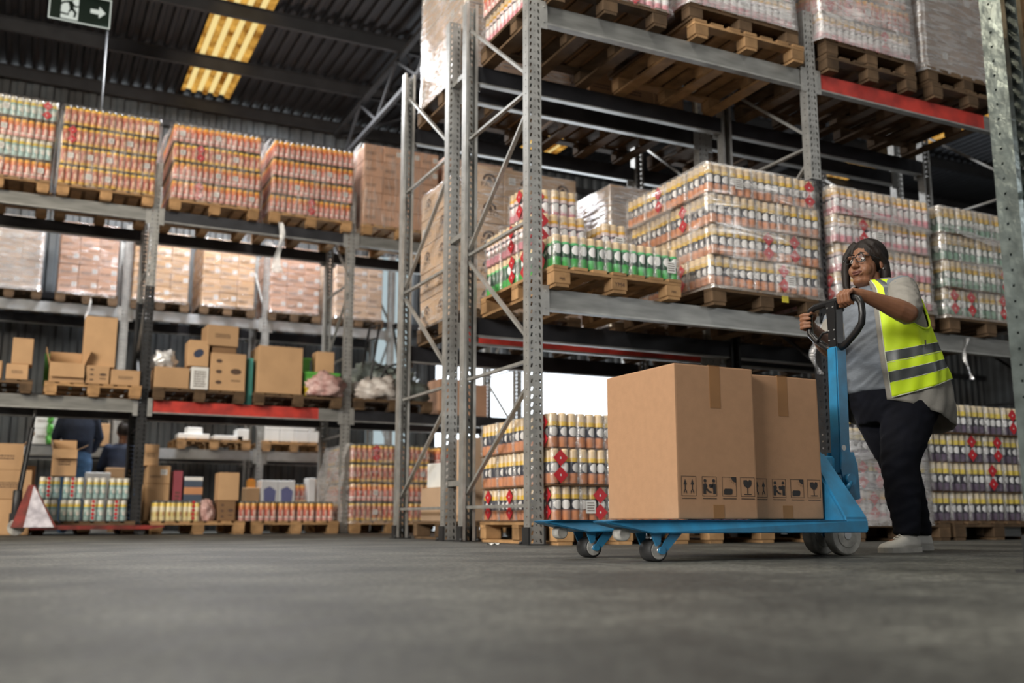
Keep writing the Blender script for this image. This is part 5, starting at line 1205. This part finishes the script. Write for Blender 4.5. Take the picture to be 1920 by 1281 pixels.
for s_ in (-1, 1):
    ring = [tuple(hd_(.112 - .010 * abs(math.cos(t)) * (1 if math.cos(t) > 0 else 0), s_ * (.033 + .0245 * math.cos(t)), .126 + .0225 * math.sin(t))) for t in [i * PI / 10 for i in range(21)]]
    gl.tube(ring, .0024, 6, 0, False)
    gl.tube([tuple(hd_(.103, s_ * .057, .136)), tuple(hd_(.085, s_ * .080, .137)), tuple(hd_(-.005, s_ * .088, .134)), tuple(hd_(-.018, s_ * .086, .118))], .0024, 6)
gl.tube([tuple(hd_(.113, .010, .130)), tuple(hd_(.118, 0, .134)), tuple(hd_(.113, -.010, .130))], .0022, 6)
g_ = wp(gl.build('glasses', 'black'))
for s_ in (-1, 1):
    b = MB(); b.poly([tuple(hd_(.1115 - .010 * max(0, math.cos(t)), s_ * (.033 + .023 * math.cos(t)), .126 + .021 * math.sin(t))) for t in [i * PI / 8 for i in range(16)]]); b.build('lens', 'lens', g_, fix=False)
b = MB(); ell(b, hd_(-.008, .090, .088), (.005,) * 3, (6, 8)); wp(b.build('earring', 'bolt'))
# t-shirt, trousers
tb = MB(); loft(tb, [(z, x + .0, YW, dx - (0 if z < 1.3 else .004), w - .004) for z, x, dx, w in TP if .79 < z < 1.36], 40)
limb(tb, [lerp(LSH, (3.9, YW, 1.27), .4), LSH, lerp(LSH, LEL, .4)], [.078, .076, .07]); limb(tb, [lerp(RSH, (3.9, YW, 1.27), .4), RSH, lerp(RSH, REL, .45)], [.078, .076, .072])
wp(crease(fuse('t_shirt', tb, 'tee', .009, None, 4), .011, (5, 5, 20), (.8, 1.22)))
jb = MB(); loft(jb, [(.86, 3.968, YW, .180, .228), (.80, 3.975, YW, .192, .238), (.72, 3.985, YW, .188, .232), (.64, 3.985, YW, .165, .200)], 32)
for (hx, hy), (kx, ky), (ax, ay) in (((3.958, 3.592), (3.872, 3.592), (3.90, 3.60)), ((4.00, 3.808), (4.10, 3.80), (4.20, 3.80))):
    ell(jb, (hx, hy, .70), (.135,) * 3); jb.tube([(hx, hy, .70), lerp((hx, hy, .70), (kx, ky, .42), .5), (kx, ky, .42), lerp((kx, ky, .42), (ax, ay, .10), .5), (ax, ay, .125), (ax - .004, ay, .082)], [.135, .112, .088, .080, .062, .060], 16)
wp(crease(fuse('trousers', jb, 'jeans', .010, None, 3), .006, (9, 9, 20)))
# vest and overshirt: shells round the torso, open in front and at the arms
def around(z, phi, off, flare=0.0):
    x, dx, w = tor(z); fl = flare * max(0, (1.0 - z) / .28) * (0.5 - 0.5 * math.cos(min(PI, max(0, phi - .5))))
    o = off + fl
    return (x - (dx + o) * math.cos(phi), YW - (w + o) * math.sin(phi), z)
def garment(name, mats, z0f, z0b, z1, phi0, off, flare, nz, nphi, holes, mif):
    b = MB()
    def zof(u, phi): zl = z0f + (z0b - z0f) * (.5 - .5 * math.cos(phi)); return zl + (z1 - zl) * u
    def fn(u, v):
        phi = phi0 + (2 * PI - 2 * phi0) * v; z = zof(u, phi)
        o = off + .006 * math.sin(phi * 9 + z * 8) * (1 - u) + .004 * math.sin(phi * 17 - z * 21) * (1 - u)
        return around(z, phi, o, flare)
    def sk(u, v):
        phi = phi0 + (2 * PI - 2 * phi0) * v; return holes(zof(u, phi), phi if phi < PI else 2 * PI - phi)
    def mf(u, v):
        phi = phi0 + (2 * PI - 2 * phi0) * v; return mif(u, zof(u, phi), phi if phi < PI else 2 * PI - phi)
    b.grid(fn, nz, nphi, 0, False, sk, mf)
    o = b.build(name, mats, None, (0, 0, 0), 0, False); s_ = o.modifiers.new('t', 'SOLIDIFY'); s_.thickness = .004; s_.offset = 0
    return o, fn
def armhole(c, rz_, rp, zc=1.215): return lambda z, phi: ((phi - c) / rp) ** 2 + ((z - zc) / rz_) ** 2 < 1
def vmat(u, z, phi):
    if .115 < u < .200 or .275 < u < .365: return 1
    if u > .66 and .80 < phi < .98: return 1
    return 0
vo, vfn = garment('safety_vest', ['vest', 'reflect'], .735, .875, 1.352, .62, .030, .075, 60, 120, armhole(1.62, .130, .52), vmat)
wp(vo)
for v_ in (0.0, 1.0):
    b = MB(); b.tube([vfn(i / 20, v_) for i in range(21)], .0032, 6); p_ = b.build('front_edge', 'piping', vo)
b = MB(); b.tube([vfn(0, i / 40) for i in range(41)], .0036, 6); b.build('hem', 'piping', vo)
for u_ in (.115, .200, .275, .365):
    b = MB(); b.tube([tuple(Vector(vfn(u_, i / 40)) + (Vector(vfn(u_, i / 40)) - Vector((3.95, YW, vfn(u_, i / 40)[2]))).normalized() * .002) for i in range(41)], .0018, 5); b.build('tape_edge', 'piping', vo)
for c_ in (1.62, 2 * PI - 1.62):
    pts = []
    for i in range(33):
        t = 2 * PI * i / 32; ph = c_ + .53 * math.cos(t); z = 1.215 + .133 * math.sin(t)
        pts.append(around(z, ph, .032, 0))
    b = MB(); b.tube(pts, .006, 6, 0, False); b.build('armhole_binding', 'vest', vo)
b = MB(); b.box(3.905, 3.911, 3.412, 3.416, .985, 1.02); b.build('pen_tab', 'black', vo)
so, sfn = garment('overshirt', ['shirt'], .75, .60, 1.350, .50, .016, .09, 40, 80, lambda z, phi: False, lambda u, z, p_: 0)
wp(so)
sb = MB()
for A, E_ in ((LSH, LEL), (RSH, REL)): limb(sb, [lerp(A, (3.9, YW, 1.27), .35), A, lerp(A, E_, .4), lerp(A, E_, .82)], [.070, .073, .073, .072])
q = crease(fuse('sleeves', sb, 'shirt', .008, None, 3), .005, (14, 14, 26)); q.parent = so; q.location = (0, 0, 0)
for s_ in (-1, 1):   # collar leaves
    b = MB(); base = lambda t: Vector((3.872 - .070 * math.cos(.55 + 1.5 * t), YW - s_ * (.082 * math.sin(.55 + 1.5 * t)), 1.352 + .018 * t))
    b.grid(lambda u, v: tuple(base(v) + Vector((-.016 * u * (1 - v), -s_ * .050 * u * (.5 + .5 * v), -.045 * u * (1 - .55 * v) + .012 * math.sin(PI * u)))), 5, 10)
    c_ = b.build('collar', 'shirt', so, (0, 0, 0), 0, False); sd = c_.modifiers.new('t', 'SOLIDIFY'); sd.thickness = .004
# shoes
def sneaker(xh, y, rz):
    S_ = thing('shoe', '', 'x', (xh, y, 0), rz); del S_['label']; del S_['category']
    L_ = .262; sec = [(0, .020, .070), (.06, .033, .092), (.20, .037, .098), (.34, .037, .094), (.48, .040, .078), (.62, .045, .062), (.76, .046, .052), (.88, .040, .045), (.96, .026, .036), (1.0, .010, .026)]
    b = MB(); n0 = len(b.v); seg = 14
    for t, w, h_ in sec:
        for j in range(seg):
            a = PI * j / (seg - 1); c_ = math.cos(a); b.v.append((-t * L_, w * math.copysign(abs(c_) ** .75, c_), .016 + (h_ - .016) * max(0.0, math.sin(a)) ** .7))
    for i in range(len(sec) - 1):
        for j in range(seg - 1): b.face([n0 + i * seg + j, n0 + i * seg + j + 1, n0 + (i + 1) * seg + j + 1, n0 + (i + 1) * seg + j], 0, None, True)
        b.face([n0 + i * seg, n0 + (i + 1) * seg, n0 + (i + 1) * seg + seg - 1, n0 + i * seg + seg - 1])
    b.face([n0 + j for j in range(seg)]); b.face([n0 + (len(sec) - 1) * seg + j for j in range(seg)][::-1]); b.build('upper', 'shoe', S_)
    b = MB(); out_ = [(-t * L_ + (.004 if t == 0 else 0), w + .004) for t, w, h_ in sec] + [(-L_ - .004, 0)] + [(-t * L_, -w - .004) for t, w, h_ in sec[::-1]]
    b.prism([(x, yy, 0) for x, yy in out_], (0, 0, .024)); b.build('sole', 'sole', S_)
    for t, w, z in ((.40, .030, .090), (.47, .032, .083), (.54, .033, .075), (.61, .034, .067)):
        b = MB(); b.tube([(-t * L_, -w * .7, z - .012), (-t * L_ - .004, 0, z + .002), (-t * L_, w * .7, z - .012)], .0032, 6); b.build('lace', 'shoe', S_)
    b = MB(); b.tube([(-.13 * L_, -.036, .088), (-.06 * L_, 0, .100), (-.13 * L_, .036, .088)], .006, 6); b.build('collar_pad', 'shoe', S_)
    wp(S_); return S_
sneaker(3.965, 3.60, .06); sneaker(4.275, 3.80, -.03)

# background workers
M['navy'] = mat('navy_work_shirt', (0.016, 0.026, 0.055), 0.8, 0, 0.25, 7, 0.4, 12)
M['jean2'] = mat('blue_jeans', (0.04, 0.10, 0.20), 0.85, 0, 0.3, 9, 0.4, 14)
def worker(label, x, y, crouch):
    P = thing('person', label, 'person', (x, y, 0))
    zs = -.36 if crouch else 0
    b = MB(); loft(b, [(.95 + zs, 0, 0, .17, .11), (1.1 + zs, 0, 0, .18, .12), (1.3 + zs, 0, .02, .21, .12), (1.42 + zs, 0, .02, .19, .10), (1.48 + zs, 0, .02, .09, .07)], 20)
    for s_ in (-1, 1): limb(b, [(s_ * .17, .02, 1.41 + zs), (s_ * .25, .04, 1.16 + zs), (s_ * .20, .24, 1.02 + zs)], [.068, .055, .042], 10)
    fuse('shirt', b, 'navy', .014, P, 2)
    b = MB(); loft(b, [(.99 + zs, 0, 0, .165, .11), (.88 + zs, 0, 0, .175, .125), (.80 + zs, 0, 0, .17, .12)], 18)
    for s_ in (-1, 1):
        if crouch: limb(b, [(s_ * .09, 0, .48), (s_ * .12, .34, .46), (s_ * .11, .16, .06)], [.09, .07, .055], 10)
        else: limb(b, [(s_ * .09, 0, .84), (s_ * .095, .02, .46), (s_ * .10, 0, .05)], [.10, .075, .06], 10)
    fuse('trousers', b, 'jean2', .014, P, 2)
    b = MB(); limb(b, [(0, .02, 1.44 + zs), (0, .03, 1.52 + zs)], [.055, .052], 10); ell(b, (0, .03, 1.64 + zs), (.075, .095, .115)); ell(b, (0, .125, 1.62 + zs), (.013, .02, .02)); 
    for s_ in (-1, 1):
        ell(b, (s_ * .078, .03, 1.63 + zs), (.01, .02, .03)); limb(b, [(s_ * .205, .22, 1.03 + zs), (s_ * .185, .29, 1.01 + zs), (s_ * .17, .34, 1.01 + zs)], [.03, .036, .022], 8)
    fuse('body', b, 'skin', .010, P, 2)
    b = MB(); ell(b, (0, .012, 1.665 + zs), (.083, .098, .108)); b.build('hair', 'hair', P)
    for s_ in (-1, 1): b = MB(); ell(b, (s_ * .10, (.20 if crouch else .05), .045), (.045, .13, .045)); b.build('shoe', 'black', P)
    return P
worker('man in a navy shirt and jeans seen from behind in the back aisle', .575, 13.35, False)
worker('crouching worker in dark navy beside the standing man in the back aisle', 1.13, 13.75, True)
